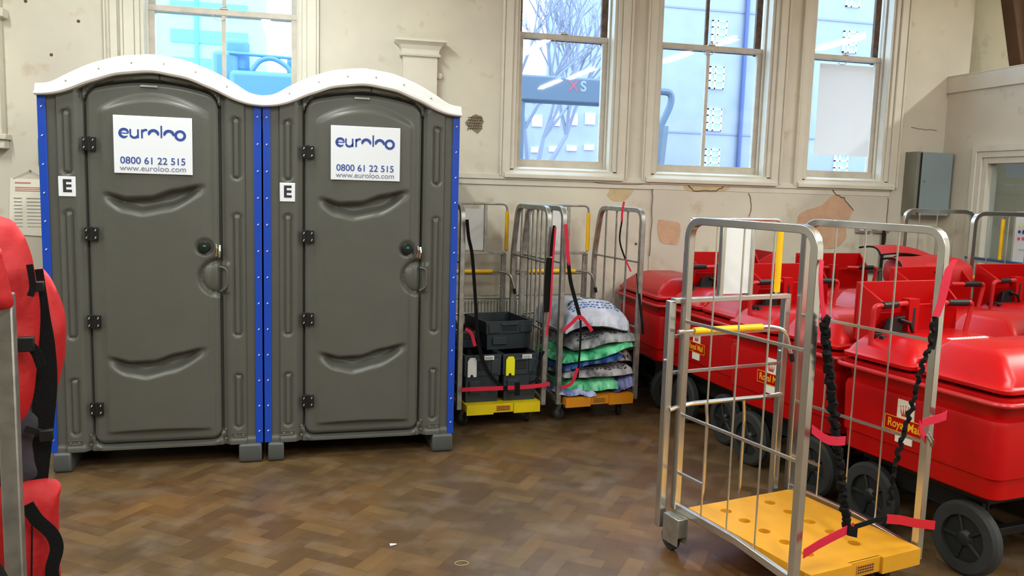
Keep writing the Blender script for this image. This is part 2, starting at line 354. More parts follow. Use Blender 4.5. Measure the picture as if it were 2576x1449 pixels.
# windows
def window(idx,x0,x1,mull,arch=None):
    root=bpy.data.objects.new('window_%d'%idx,None); COL.objects.link(root); root.location=(x0,YW,ZB); root['kind']='structure'
    W_=x1-x0; H=ZT-ZB
    m=MB() # box frame lining the reveal
    m.box(0,.035,.0,.26,0,H).box(W_-.035,W_,.0,.26,0,H).box(0,W_,.0,.26,0,.045).box(0,W_,.0,.26,H-.04,H)
    m.box(.035,.06,.02,.10,.045,H).box(W_-.06,W_-.035,.02,.10,.045,H)
    m.box(.05,.075,.105,.13,.045,H).box(W_-.075,W_-.05,.105,.13,.045,H)
    m.build('window_frame',TRIM,root,bevel=.003)
    m=MB().box(-.07,0,-.018,.02,-.02,H).box(W_,W_+.07,-.018,.02,-.02,H).box(-.09,-.07,-.028,.01,-.02,H).box(W_+.07,W_+.09,-.028,.01,-.02,H)
    if idx in(1,):
        m.box(-.20,-.185,-.02,.0,-.02,H).box(-.16,-.11,-.012,.0,-.02,H)
    m.build('architrave',TRIM,root,bevel=.006)
    MB().prism([(-.045,-.03),(.17,-.02),(.17,.075),(.02,.05),(-.045,.0)],'x',-.05,W_+.05).build('window_sill',TRIM,root,bevel=.004)
    # lower sash
    zr=2.855-ZB; g0=.115; g1=W_-.115
    s=MB().box(g0-.055,g0,.135,.175,.05,zr+.02).box(g1,g1+.055,.135,.175,.05,zr+.02).box(g0-.05,g1+.05,.13,.178,.05,.125).box(g0-.05,g1+.05,.128,.178,zr-.02,zr+.022)
    if mull is not None: s.box(mull-x0-.014,mull-x0+.014,.138,.172,.12,zr)
    so=s.build('lower_sash',SASH,root,bevel=.004)
    MB().box(g0,g1,.153,.157,.12,zr).build('glass_pane',GLASS,so,smooth=0)
    s=MB().box(g0-.055,g0,.19,.225,zr-.03,H).box(g1,g1+.055,.19,.225,zr-.03,H).box(g0-.05,g1+.05,.19,.225,zr-.022,zr+.018)
    if mull is not None: s.box(mull-x0-.014,mull-x0+.014,.193,.222,zr,H)
    s2=s.build('upper_sash',OLDWOOD if idx>1 else SASH,root,bevel=.004)
    MB().box(g0,g1,.206,.210,zr,H).build('glass_pane',GLASS,s2,smooth=0)
    MB().box(W_*.5-.03,W_*.5+.03,.12,.17,zr+.022,zr+.030).cyl((W_*.5+.01,.145,zr+.04),(0,0,1),.008,.02,10).tube([(W_*.5-.025,.14,zr+.036),(W_*.5+.012,.14,zr+.05)],.004,6).build('sash_catch',OLDSTEEL,so)
    MB().tube([(W_*.5-.03+.05*math.cos(a),.126,zr-.02-.04*math.sin(a)) for a in [PI*k/10 for k in range(11)]],.003,6).build('sash_pull',SASH,so)
    return root
window(1,*WIN[0],-.67); window(2,*WIN[1],None); window(3,*WIN[2],3.23); window(4,*WIN[3],None)
# sheet of white board fixed inside the fourth window
t=empty('window_board',(4.555,YW+.127,2.40),0,'blank white sheet pinned over the lower pane of the rightmost window','sheet')
bm_=MB(); n_=10
vs=[(x_*.27+.0,-.004*math.sin((z_+1)*2.2+x_)*.6,z_*.395) for z_ in [-1+2*k/n_ for k in range(n_+1)] for x_ in (-1,-.5,0,.5,1)]
vs2=[(a,b+.0025,c) for a,b,c in vs]; N=len(vs)
fs=[]
for r_ in range(n_):
    for c_ in range(4):
        a=r_*5+c_; fs.append((a,a+1,a+6,a+5)); fs.append((N+a,N+a+5,N+a+6,N+a+1))
for r_ in range(n_): fs+= [(r_*5,r_*5+5,N+r_*5+5,N+r_*5),(r_*5+4,N+r_*5+4,N+r_*5+9,r_*5+9)]
bm_.add(vs+vs2,fs); bm_.build('sheet',sheetmat(),t)
for sx in(-1,1): MB().cyl((sx*.25,-.006,.37),(0,1,0),.006,.004,10).build('pin',OLDSTEEL,t)
# office partition on the right
wp=MB(); PX=5.508
wp.box(PX,PX+.10,6.17,6.80,0,2.70); wp.box(PX,PX+.10,3.0,6.17,2.08,2.70); wp.box(PX,PX+.10,3.0,6.17,0,.95); wp.box(PX,PX+.10,-6,3.0,0,2.70)
struct(wp,'wall_office',WALL,smooth=0)
struct(MB().box(PX-.022,PX,-6,YW,2.585,2.722).box(PX-.022,PX+.3,-6,YW,2.722,2.735),'trim_5',TRIM,bevel=.003)
struct(MB().box(PX+.10,9,-6,6.8,2.62,2.70),'ceiling_office',CEIL,smooth=0)
r=bpy.data.objects.new('window_5',None); COL.objects.link(r); r.location=(PX,3.0,.95); r['kind']='structure'
f=MB()
for k,(a,dx_) in enumerate(((.0,-.03),(.05,-.018),(.10,.0))):
    b0=3.17-a; z1=1.155-a
    f.box(dx_,.11,b0-.05,b0,.031,z1).box(dx_,.11,0,b0-.05,z1-.05,z1)
f.box(-.03,.12,0,3.17,-.03,.03); f.box(0,.1,0,.05,0,1.13)
f.build('window_frame',TRIM,r,bevel=.003)
MB().box(.05,.055,.02,3.04,.03,1.03).build('glass_pane',GLASS,r,smooth=0)
# things inside the office
struct(MB().box(7.9,8.0,-2,6.8,0,2.62),'wall_office_rear',P('office_green_wall',lin(150,160,130),.7),smooth=0)
c=empty('office_chair',(6.35,5.55,0),-.4,'dark padded high-backed chair seen through the office window','chair')
MB().loft([[(-.24*s_,y_,z_),(.24*s_,y_,z_),(.24*s_,y_+.08,z_),(-.24*s_,y_+.08,z_)] for z_,s_,y_ in ((.95,.9,0),(1.1,1,.0),(1.45,1,-.03),(1.55,.9,-.03),(1.6,.6,-.02))]).build('backrest',BLACK,c,bevel=.03,bseg=4)
MB().box(-.25,.25,-.5,.0,.72,.82).build('seat',BLACK,c,bevel=.03,bseg=3)
MB().cyl((0,-.25,.42),(0,0,1),.03,.62,12).build('stem',BLACK,c)
b=MB()
for k in range(5): a=2*PI*k/5; b.tube([(0,-.25,.10),(.28*math.cos(a),-.25+.28*math.sin(a),.05)],[.03,.02],8); b.cyl((.28*math.cos(a),-.25+.28*math.sin(a),.025),(math.sin(a),-math.cos(a),0),.025,.03,12)
b.build('base',BLACK,c)
c=empty('computer_monitor',(7.2,5.75,0),-.9,'lit pale blue screen seen through the office window','monitor')
MB().box(-.3,.3,-.03,.03,1.65,2.05).build('screen_case',BLACK,c,bevel=.008)
MB().box(-.28,.28,-.034,-.0301,1.67,2.03).build('screen',P('screen_glow',(.05,.1,.15),.3,emit=(.35,.7,1),estr=1.2),c,smooth=0)
MB().box(-.03,.03,0,.04,1.2,1.65).box(-.12,.12,-.08,.1,1.18,1.2).build('monitor_stand',BLACK,c)
c=empty('shelf_unit',(7.35,6.1,0),0,'low office cabinet beneath the screen behind the office window','cabinet'); 
MB().box(-.5,.5,-.6,.3,0,1.16).build('cabinet_body',P('office_wood',lin(120,110,90),.6),c,bevel=.01)
MB().box(-.52,.52,-.62,.32,1.16,1.18).build('cabinet_top',P('office_top',lin(150,140,120),.5),c,bevel=.004)
t=empty('office_fill',(7.0,5.2,2.56),0,'added fill light inside the office on the right','ceiling light')  # added lamp, brightens the office interior behind the glass
MB().box(-.3,.3,-.1,.1,.0,.06).build('lamp_housing',WHITE,t,bevel=.005)
ld=bpy.data.lights.new('office_fill_lamp','AREA'); ld.size=.5; ld.energy=14; ld.color=(.95,1,.85); lo=bpy.data.objects.new('office_fill_lamp',ld); COL.objects.link(lo); lo.parent=t; lo.location=(0,0,-.01)
# timber braces above the office
for k,(xa,xb) in enumerate(((5.60,6.05),(5.82,6.14))):
    tag(MB().tube([(xb,6.3-.25*k,2.736),(xa,6.3-.25*k,4.35)],.07,4).build('timber_brace',FABBR,bevel=.01),['slanting brown timber post above the office, nearer the windows','slanting brown timber post above the office, farther right'][k],'timber post','timbers above the office')
# peeling plaster
def patch(pts,mat,crack=None,y=YW-.012,name='plaster_patch'):
    o=cr([(p[0],0,p[1]) for p in pts],3,True)
    o=[(p.x+noise.noise(Vector((p.x*60,p.z*60,0)))*.012,p.z+noise.noise(Vector((p.x*60,p.z*60,9)))*.012) for p in o]
    m=MB().prism(o,'y',y-.0015,y+.01)
    r=m.build(name,mat,wall,smooth=0); r['kind']='structure'
    if crack:
        q=[Vector((p[0],y-.002,p[1])) for p in crack]; q2=[]
        for a,b in zip(q,q[1:]):
            for k in range(4):
                p=a.lerp(b,k/4); q2.append(p+Vector((noise.noise(p*50)*.012,0,noise.noise(p*50+Vector((5,5,5)))*.012)))
        q2.append(q[-1]); cm=MB().tube(q2,.004,5); cc=cm.build('crack',CRACK,wall); cc['kind']='structure'
    return r
patch([(2.79,1.40),(2.90,1.395),(2.985,1.37),(2.975,1.22),(2.88,1.205),(2.80,1.24)],PINK)
patch([(4.12,1.50),(4.30,1.56),(4.42,1.66),(4.50,1.64),(4.62,1.53),(4.57,1.40),(4.56,1.25),(4.42,1.18),(4.20,1.24),(4.08,1.38)],PINK,[(4.40,1.70),(4.45,1.655),(4.52,1.63),(4.58,1.57),(4.625,1.525)])
patch([(2.38,1.68),(2.52,1.70),(2.56,1.66),(2.50,1.57),(2.40,1.55),(2.33,1.60)],TAN,y=YW-.001)
patch([(3.02,1.70),(3.4,1.71),(3.36,1.66),(3.05,1.655)],TAN,[(3.02,1.72),(3.08,1.655),(3.3,1.66),(3.38,1.71)])
patch([(1.13,2.13),(1.20,2.19),(1.26,2.185),(1.275,2.12),(1.23,2.05),(1.17,2.09)],P('lath_hole',lin(150,138,118),.9,var=.4,vscale=60),None,y=YW-.001,name='plaster_hole')
m=MB()
for k in range(5): m.tube([(1.15+.02*k,YW-.004,2.07+.004*k),(1.19+.018*k,YW-.004,2.185)],.0015,4); m.tube([(1.15,YW-.004,2.085+.022*k),(1.27,YW-.004,2.09+.02*k)],.0015,4)
m.build('lath_mesh',CRACK,wall)['kind']='structure'
m=MB()
for pts in ([(1.2,1.70),(1.9,1.71),(2.4,1.69),(2.7,1.70)],[(4.97,1.64),(4.975,1.45),(4.985,1.2)],[(2.72,1.66),(2.725,1.4),(2.72,1.1)],[(3.6,1.65),(3.63,1.55),(3.62,1.45)],[(5.15,2.27),(5.3,2.262),(5.42,2.262)],[(5.17,1.37),(5.3,1.37),(5.33,1.39)],[(4.3,1.10),(4.33,1.16),(4.28,1.2)]):
    q=cr([(p[0],YW-.012 if p[0]<4.98 else YW,p[1]) for p in pts],6); m.tube([p+Vector((noise.noise(p*30)*.01,0,noise.noise(p*30+Vector((3,3,3)))*.008)) for p in q],.0022,4)
for x,z in ((-1.62,2.70),(-1.80,2.46),(-1.95,2.81),(-1.5,1.95),(4.72,1.62),(3.95,1.5),(1.9,1.3),(2.6,1.2)): m.lathe((x,YW,z),(0,-1,0),[(.012,0),(.008,.003)],8)
m.build('wall_cracks',CRACK,wall)['kind']='structure'
# electrical box
t=empty('distribution_board',(5.12,YW,1.50),0,'grey-blue steel electrical cupboard on the wall right of the windows','electrical box')
MB().box(0,.045,-.16,0,0,.555).box(.045,.37,-.13,0,0,.555).build('box_body',P('ebox_side',lin(122,122,108),.5),t,bevel=.003)
MB().box(.05,.36,-.165,-.132,.0,.553).build('box_door',EBOX,t,bevel=.004)
MB().cyl((.085,-.168,.30),(0,1,0),.009,.01,12).build('door_lock',OLDSTEEL,t)
MB().box(.028,.049,-.1605,-.1595,.01,.545).build('door_gap',DARK,t,smooth=0)
# sockets, cable, pipe
for k,(x,lab) in enumerate(((4.66,'left double electrical socket on the wall above the red carts'),(4.84,'right double electrical socket above the red carts, black cable plugged in'))):
    t=empty('wall_socket',(x,YW-.012,1.33),0,lab,'socket','double sockets on the back wall')
    MB().box(0,.15,-.03,0,0,.088).build('face_plate',P('metal_plate',(.5,.48,.44),.4,.7) if k==0 else bpy.data.materials['metal_plate'],t,bevel=.004)
    for q in (0,1):
        MB().box(.015+.075*q,.06+.075*q,-.048,-.03,.018,.055).build('plug' if k or q==0 else 'switch',LBL,t,bevel=.006)
tag(MB().tube([(4.93,YW-.045,1.36),(4.935,YW-.04,1.2),(4.93,YW-.04,.95),(4.92,YW-.04,.3),(4.92,YW-.04,.02)],.014,8).build('power_cable',BLACK),'thick black cable hanging from the right wall socket','cable')
tag(MB().tube([(4.2,YW-.05,1.005),(4.92,YW-.05,1.0)],.022,10).tube([(4.92,YW-.05,1.0),(4.92,YW-.07,.75),(4.95,YW-.07,.02)],.02,10).build('wall_pipe',P('dark_pipe',lin(70,72,64),.5)),'dark pipe running along the wall behind the red carts','pipe')
# radiator
t=empty('radiator',(.93,YW-.02,0),0,'white panel radiator on the wall behind the crate trolley','radiator')
m=MB()
for k in range(26): m.box(.01+.026*k,.01+.026*k+.018,-.10,-.07,.18,.74)
m.box(0,.70,-.08,-.045,.16,.76); m.build('panel',RADW,t,bevel=.003)
MB().box(0,.70,-.105,-.03,.76,.772).build('top_grille',RADW,t,bevel=.002)
MB().tube([(.05,-.06,.2),(.05,-.06,.0)],.008,8).tube([(.65,-.06,.2),(.65,-.06,.0)],.008,8).build('feed_pipe',OLDSTEEL,t)
# notice and little green sign
t=empty('wall_notice',(-2.09,YW,1.19),0,'faded paper notice hanging from a nail at far left','notice')
m=MB().add([(0,-.004,.41),(.31,-.006,.40),(.30,-.012,0),(-.02,-.01,.015),(0,-.002,.41),(.31,-.004,.40),(.30,-.010,0),(-.02,-.008,.015)],[(0,1,2,3),(7,6,5,4),(0,4,5,1),(1,5,6,2),(2,6,7,3),(3,7,4,0)])
m.build('paper',CREAM,t,smooth=0)
m=MB(); m.box(.03,.13,-.0085,-.005,.375,.383)
for k in range(3): m.box(.03,.27,-.0095,-.006,.345-.012*k,.349-.012*k)
m.build('red_print',PAPERP,t,smooth=0)
m=MB()
for k in range(9): m.box(.02,.07,-.013,-.006,.27-.025*k,.275-.025*k); m.box(.1,.25,-.013,-.006,.27-.025*k,.275-.025*k)
m.build('grey_print',PAPERG,t,smooth=0)
MB().cyl((.13,-.01,.465),(0,1,0),.006,.02,8).tube([(.13,-.012,.465),(.02,-.008,.405)],.001,4).tube([(.13,-.012,.465),(.24,-.008,.4)],.001,4).build('nail',OLDSTEEL,t)
tag(MB().box(-1.905,-1.78,YW-.006,YW,1.69,1.876).build('wall_sign',GREEN,bevel=.001),'small green sign on the wall half hidden behind the left toilet','sign')
# ceiling lamps
for k,(x,y0,y1,pw) in enumerate(TUBES):
    t=empty('ceiling_light',(x,(y0+y1)/2,TUBE_Z),0,'white fluorescent batten lamp hanging over the hall','ceiling light','fluorescent battens over the hall')
    L_=y1-y0
    MB().box(-.07,.07,-L_/2-.02,L_/2+.02,.03,.09).build('lamp_housing',WHITE,t,bevel=.005)
    MB().tube([(-.05,-L_/2+.2,.09),(-.05,-L_/2+.2,CH-TUBE_Z)],.004,6).tube([(.05,L_/2-.2,.09),(.05,L_/2-.2,CH-TUBE_Z)],.004,6).build('suspension',OLDSTEEL,t)
    MB().tube([(0,-L_/2,.01),(0,L_/2,.01)],.018,10).build('tube',P('tube_glow',(1,1,1),.5,emit=(1,.95,.85),estr=9) if k==0 else bpy.data.materials['tube_glow'],t)
    lo=bpy.data.objects.new('tube_light',lamp(x,y0,y1,pw)); COL.objects.link(lo); lo.parent=t; lo.location=(0,0,-.02)
# ================================================================ PORTABLE TOILETS
def sm(a,b,x):
    t=min(max((x-a)/(b-a),0),1); return t*t*(3-2*t)
RW=1.115
def rlow(x):
    x=min(max(x,0),RW); u=abs(x-RW/2)/(RW/2)
    pts=[(0,2.19),(.3,2.168),(.55,2.118),(.75,2.066),(.86,2.047),(1.01,2.04)]
    for a,b in zip(pts,pts[1:]):
        if u<=b[0]: return a[1]+(b[1]-a[1])*sm(0,1,(u-a[0])/(b[0]-a[0]))*.5+(b[1]-a[1])*((u-a[0])/(b[0]-a[0]))*.5
    return 2.04
def rup(x):
    u=abs(x-RW/2)/(RW/2+.01)
    pts=[(0,2.293),(.3,2.272),(.55,2.222),(.75,2.162),(.88,2.112),(1.02,2.104)]
    for a,b in zip(pts,pts[1:]):
        if u<=b[0]: return a[1]+(b[1]-a[1])*((u-a[0])/(b[0]-a[0]))
    return 2.104
def smoothf(f,x,d=.05): return (f(x-d)+2*f(x-d/2)+3*f(x)+2*f(x+d/2)+f(x+d))/9
def interp(pts,x):
    if x<=pts[0][0]: return pts[0][1]
    for a,b in zip(pts,pts[1:]):
        if x<=b[0]:
            t=(x-a[0])/(b[0]-a[0]); return a[1]+(b[1]-a[1])*t*t*(3-2*t)*.5+(b[1]-a[1])*t*.5
    return pts[-1][1]
DXL,DXR,DZB=.228,.890,.152
def dtop(x):
    u=(x-(DXL+DXR)/2)/((DXR-DXL)/2); z=2.135-.055*u*u
    e=min(x-DXL,DXR-x); 
    if e<.06: z-= .06-math.sqrt(max(0,.06**2-(.06-e)**2))
    return z
def dbot(x):
    e=min(x-DXL,DXR-x); z=DZB
    if e<.05: z+=.05-math.sqrt(max(0,.05**2-(.05-e)**2))
    return z
def wave(x,z,U,Lw):
    if x<U[0][0]-.02 or x>U[-1][0]+.02: return 0
    zu=interp(U,x); zl=interp(Lw,x); e=sm(U[0][0]-.015,U[0][0]+.09,x)*(1-sm(U[-1][0]-.10,U[-1][0]+.015,x))
    return e*(sm(zl-.006,zl+.060,z))*(1-sm(zu-.026,zu+.006,z))
W1U=[(.30,1.552),(.42,1.520),(.54,1.528),(.66,1.570),(.82,1.606)]; W1L=[(.30,1.490),(.40,1.440),(.50,1.422),(.64,1.450),(.82,1.545)]
W2U=[(.30,.650),(.42,.618),(.54,.622),(.66,.660),(.82,.692)]; W2L=[(.29,.590),(.40,.535),(.50,.515),(.64,.548),(.82,.635)]
def door_h(x,z):
    h=-.012
    cx=(x-.565)/.27
    inside=sm(.275,.31,x)*(1-sm(.82,.85,x))
    # raised panel between top and bottom arcs
    at_=2.080-.08*cx*cx; ab=.225-.012*cx*cx
    tp=(1-sm(at_-.045,at_,z)); bt=sm(ab-.014,ab+.006,z)
    fade=1-min(1,abs(cx))**3
    h-= .034*inside*tp*bt*(.25+.75*fade)
    h+= .062*wave(x,z,W1U,W1L)+.062*wave(x,z,W2U,W2L)
    # lock dish
    d=math.hypot(x-.812,z-1.255); h+=.010*(1-sm(.035,.055,d))
    d=math.hypot(x-.885,z-1.085); h+=.030*(1-sm(.085,.118,d)); h-=.026*math.sqrt(max(0,1-(d/.088)**2)) if d<.088 else 0
    # edge roll
    e=min(x-DXL,DXR-x,dtop(x)-z if True else 9,z-dbot(x)); h+=.012*(1-sm(0,.016,e))
    return h
def capsule(x,z,xc,z0,z1,r):
    zz=min(max(z,z0),z1); return math.hypot(x-xc,z-zz)-r
def front_h(x,z):
    h=0.
    for s in (0,1):
        xx=x if s==0 else RW-x
        if xx<.3:
            h-= .014*sm(.078,.086,xx)*(1-sm(.176,.184,xx))
            for z0,z1 in ((1.66,1.95),(.77,1.42),(.23,.50)):
                d=capsule(xx,z,.130,z0,z1,.020); h+=.012*(1-sm(.002,.010,abs(d)))
            h+= .016*sm(.188,.195,xx)*(1-sm(.205,.215,xx))
    # recess round the door
    if DXL-.05<x<DXR+.05 and z<2.19:
        ex=min(x-(DXL-.012),(DXR+.012)-x); xx=min(max(x,DXL),DXR)
        ez=min(dtop(xx)+.012-z,z-(dbot(xx)-.012)); e=min(ex,ez)
        h+=.035*sm(-.006,.004,e)
        h-=.010*(1-sm(.0,.03,abs(e+.02)))
    d=math.hypot(x-.885,z-1.085); 
    if x>.89: h-=.014*(1-sm(.045,.055,max(abs(x-.89),abs(z-1.08)*.6)))
    if z<.2: h-=.010*(1-sm(.135,.15,z))
    return h
def grid(nx,nz,x0,x1,zb,zt,hf,y=0):
    vs=[];fs=[]
    for j in range(nz+1):
        for i in range(nx+1):
            x=x0+(x1-x0)*i/nx; a=zb(x);b=zt(x); z=a+(b-a)*j/nz
            vs.append((x,y+hf(x,z),z))
    for j in range(nz):
        for i in range(nx):
            a=j*(nx+1)+i; fs.append((a,a+1,a+nx+2,a+nx+1))
    return vs,fs
def toilet(loc,rot,label):
    t=empty('portable_toilet',loc,rot,label,'portable toilet','portable toilets against the wall')
    D_=1.18
    # shell: front (relief), sides, back
    m=MB(); m.add(*grid(130,210,.002,RW-.002,lambda x:.112,lambda x:smoothf(rlow,x)+.03,front_h))
    m.box(.004,.030,.01,D_,.112,2.08); m.box(RW-.030,RW-.004,.01,D_,.112,2.08); m.box(.004,RW-.004,D_-.03,D_,.112,2.08); m.box(.004,RW-.004,.05,D_,.112,.15)
    m.build('shell',GREYP,t,smooth=50)
    # ribs on right & left side panels
    for s in (0,1):
        m=MB()
        for k in range(5):
            xx=-.002 if s==0 else RW-.012
            m.box(xx,xx+.014,.12+.2*k,.22+.2*k,.2,1.95)
        m.build('side_panel_ribs',GREYP,t,bevel=.005)
    m=MB(); n1=110; n2=260
    vs,fs=grid(n1,n2,DXL,DXR,dbot,dtop,door_h); m.add(vs,fs)
    d=m.build('door',GREYP,t,smooth=60)
    # hinges
    for z in (1.80,1.32,.841,.353):
        hg=MB().box(.208,.236,-.030,-.012,z-.036,z+.036,0).box(.246,.275,-.034,-.014,z-.036,z+.036,0).cyl((.241,-.030,z),(0,0,1),.009,.078,10)
        for sx in(.218,.262):
            for sz in(-.02,.02): hg.tube([(sx-.003,-.036,z+sz-.006),(sx+.003,-.036,z+sz+.006)],.004,6,1)
        hg.build('hinge',[BLACK,STEEL],t,bevel=.002)
    lk=MB().lathe((.812,-.016,1.255),(0,-1,0),[(.034,0),(.034,.02),(.028,.028),(.012,.030)],28,0).box(.806,.822,-.0475,-.045,1.258,1.268,1)
    lk.build('lock',[BLACK,GREEN],t)
    MB().tube([(.875,-.028,1.27),(.878,-.040,1.25),(.875,-.030,1.205)],.007,8).tube([(.892,-.022,1.265),(.893,-.034,1.235),(.890,-.022,1.20)],.007,8).build('latch',STEEL,t)
    # pull grip on the frame side
    gp=round_path([(.893,-.016,1.145),(.930,-.030,1.135),(.934,-.032,1.03),(.893,-.016,1.005)],.03)
    MB().tube(gp,.006,8).build('door_grip',GREYP,t)
    # sign
    sgx0,sgx1,sz0,sz1=.366,.760,1.650,1.956
    sg=MB().box(sgx0,sgx1,-.0535,-.0490,sz0,sz1).build('sign_panel',SIGN,t,bevel=.002)
    y=-.054; cx=(sgx0+sgx1)/2+.005
    # wordmark eur-o-l-o-o with two cut o's
    mb=MB()
    def ring(xc,zc,r,w_,a0,a1):
        n=28; vs=[];fs=[]
        for i in range(n+1):
            a=a0+(a1-a0)*i/n
            tw=w_*min(1,.35+ .65*math.sin(PI*i/n)*2) if a1-a0<6.2 else w_
            for rr in (r-tw/2,r+tw/2):
                vs+= [(xc+rr*math.cos(a),y-.0005,zc+rr*math.sin(a)),(xc+rr*math.cos(a),y+.001,zc+rr*math.sin(a))]
        for i in range(n):
            b=i*4; fs+=[(b,b+2,b+6,b+4),(b+1,b+5,b+7,b+3),(b,b+4,b+5,b+1),(b+2,b+3,b+7,b+6)]
        mb.add(vs,fs)
    xs=.393; zb=1.838; hh=.024
    ring(xs+.026,zb+hh,.021,.014,.0,5.6); mb.box(xs+.006,xs+.046,y-.0005,y+.001,zb+.021,zb+.027)
    ring(xs+.076,zb+hh-.003,.019,.012,PI,2*PI); mb.box(xs+.0525,xs+.0615,y-.0005,y+.001,zb+hh-.003,zb+.047); mb.box(xs+.0905,xs+.0995,y-.0005,y+.001,zb,zb+.047)
    mb.box(xs+.110,xs+.119,y-.0005,y+.001,zb,zb+.047); ring(xs+.134,zb+.026,.019,.012,PI*.35,PI*.95)
    ring(xs+.172,zb+.021,.023,.016,-.15,PI+.15)
    mb.box(xs+.207,xs+.2155,y-.0005,y+.001,zb+.006,zb+.071)
    ring(xs+.249,zb+.021,.023,.016,-.15,PI+.15)
    ring(xs+.306,zb+.022,.023,.014,0,2*PI)
    mb.build('logo',NAVY,sg,smooth=0)
    text('0800 61 22 515',.052,'phone_number',NAVY,sg,(cx-.007,y-.0006,1.718),sx=1.0,ext=.0006,bold=.0004)
    text('www.euroloo.com',.043,'web_address',GREYT,sg,(cx-.007,y-.0006,1.678),sx=1.02,ext=.0006)
    # E plate
    ep=MB().box(.086,.170,-.020,-.0155,1.518,1.624).build('letter_plate',SIGN,t,bevel=.002)
    text('E',.092,'letter',INK,ep,(.128,-.0206,1.571),ext=.0006,bold=.003)
    # corner strips, riveted
    for s in (0,1):
        x0,x1=(-.004,.036) if s==0 else (RW-.036,RW+.004)
        m=MB().box(x0,x1,-.012,.03,.112,2.045,0)
        m.box(x0 if s==0 else x1-.008,x0+.008 if s==0 else x1,.03,.09,.112,2.045,0)
        for k in range(13):
            m.tube([(x0+.016,-.0145,.18+.15*k),(x0+.024,-.0145,.188+.15*k)],.003,6,1)
        m.build('corner_strip',[BLUE,SIGN],t,bevel=.003)
    # roof
    XN=64; prof=[(.012,-.02),(-.045,.0),(-.052,.10),(-.050,.25),(-.030,.34),(-.026,.72),(-.012,.92),(.02,1.0),(.30,1.02),(.32,1.10),(.95,1.10),(.97,1.02),(D_+.01,1.0),(D_+.03,.4),(D_+.02,0),(D_-.03,-.02)]
    secs=[]
    for i in range(XN+1):
        x=-.008+(RW+.016)*i/XN; a=smoothf(rlow,x); b=smoothf(rup,x,.04)
        secs.append([(x,yy,a+(b-a)*tt) for yy,tt in prof])
    m=MB().loft(secs); rf=m.build('roof',WHITE,t,smooth=40)
    for x in (.14,.30,.46,.62,.78,.94):
        a=smoothf(rlow,x);b=smoothf(rup,x); MB().lathe((x,-.026,a+(b-a)*.55),(0,-1,0),[(.005,0),(.0045,.006)],8).build('roof_bolt',OLDSTEEL,rf)
    MB().add([(.592,-.013,2.150),(.598,-.013,2.150),(.598,-.013,2.188),(.592,-.013,2.188),(.592,0,2.150),(.598,0,2.150),(.598,0,2.188),(.592,0,2.188)],[(0,1,2,3),(0,4,5,1),(1,5,6,2),(2,6,7,3),(3,7,4,0)]).build('frame_seam',DARK,t,smooth=0)
    MB().box(.50,.585,-.022,-.004,2.112,2.122).build('door_closer',OLDSTEEL,t)
    # skids
    for x0,x1 in ((.015,.105),(.985,1.112)):
        MB().loft([[(x0,y_,0 if 0<k<5 else .03),(x1,y_,0 if 0<k<5 else .03),(x1,y_,.112),(x0,y_,.112)] for k,y_ in enumerate((-.035,-.02,.1,.6,1.1,1.16))]).build('skid',GREYD,t,bevel=.012,bseg=3)
    # base screws / vents
    m=MB()
    for s in (0,1):
        xa=.088 if s==0 else RW-.165
        m.tube(round_path([(xa,-.020,.155),(xa+.075,-.020,.155),(xa+.075,-.020,.178),(xa,-.020,.178),(xa,-.020,.156)],.008,3),.0022,5,0)
        for q in(.016,.060): m.cyl((xa+q,-.018,.167),(0,1,0),.006,.006,10,1)
        xb=.205 if s==0 else RW-.200
        for q in(.15,.205): m.cyl((xb,-.008,q),(0,1,0),.006,.008,10,1)
    m.build('base_fixing',[GREYP,STEEL],t)
    return t
T1=toilet((-1.419,4.905,0),math.radians(2.26),'left grey portable toilet with white arched roof, standing nearest the red mail pouches')
T2=copy_tree(T1); T2.location=(-.288,4.949,0); T2['label']='right grey portable toilet with white arched roof, standing beside the crate trolley'
# ================================================================ ROLL TROLLEYS
def castor(parent,x,y,r=.05,turn=0,box=False,top=.135,zb=None):
    m=MB(); c,s=math.cos(turn),math.sin(turn); ax=(c,s,0); o=.03
    wx,wy=x-s*o,y+c*o
    w=MB().lathe((wx-c*.014,wy-s*.014,r),ax,[(r*.55,0),(r*.92,0),(r,.005),(r,.023),(r*.92,.028),(r*.55,.028)],24,0,ring=True)
    w.lathe((wx-c*.016,wy-s*.016,r),ax,[(.012,0),(r*.5,.002),(r*.5,.030),(.012,.032)],16,1)
    fr=empty_part('castor',parent)
    w.build('castor_wheel',[TYRE,GREYD],fr)
    if box:
        m.box(x-.044,x+.006,y-.075,y+.035,.095,top+.045).box(x-.047,x-.044,y-.075,y+.035,.055,top+.045).box(x+.006,x+.009,y-.075,y+.035,.055,top+.045)
    else:
        for q in(-1,1):
            px,py=c*.022*q,s*.022*q
            m.tube([(x+px,y+py,top-.012),(wx+px,wy+py,r)],.014,4,flat=.0018,up=(-s,c,0))
        m.cyl((x,y,top-.006),(0,0,1),.026,.014,16)
    m.cyl((wx,wy,r),ax,.006,.05,8)
    m.build('castor_fork',GALV,fr,bevel=.002)
def empty_part(name,parent):
    o=bpy.data.objects.new(name,None); COL.objects.link(o); o.parent=parent; o.empty_display_size=.05; return o
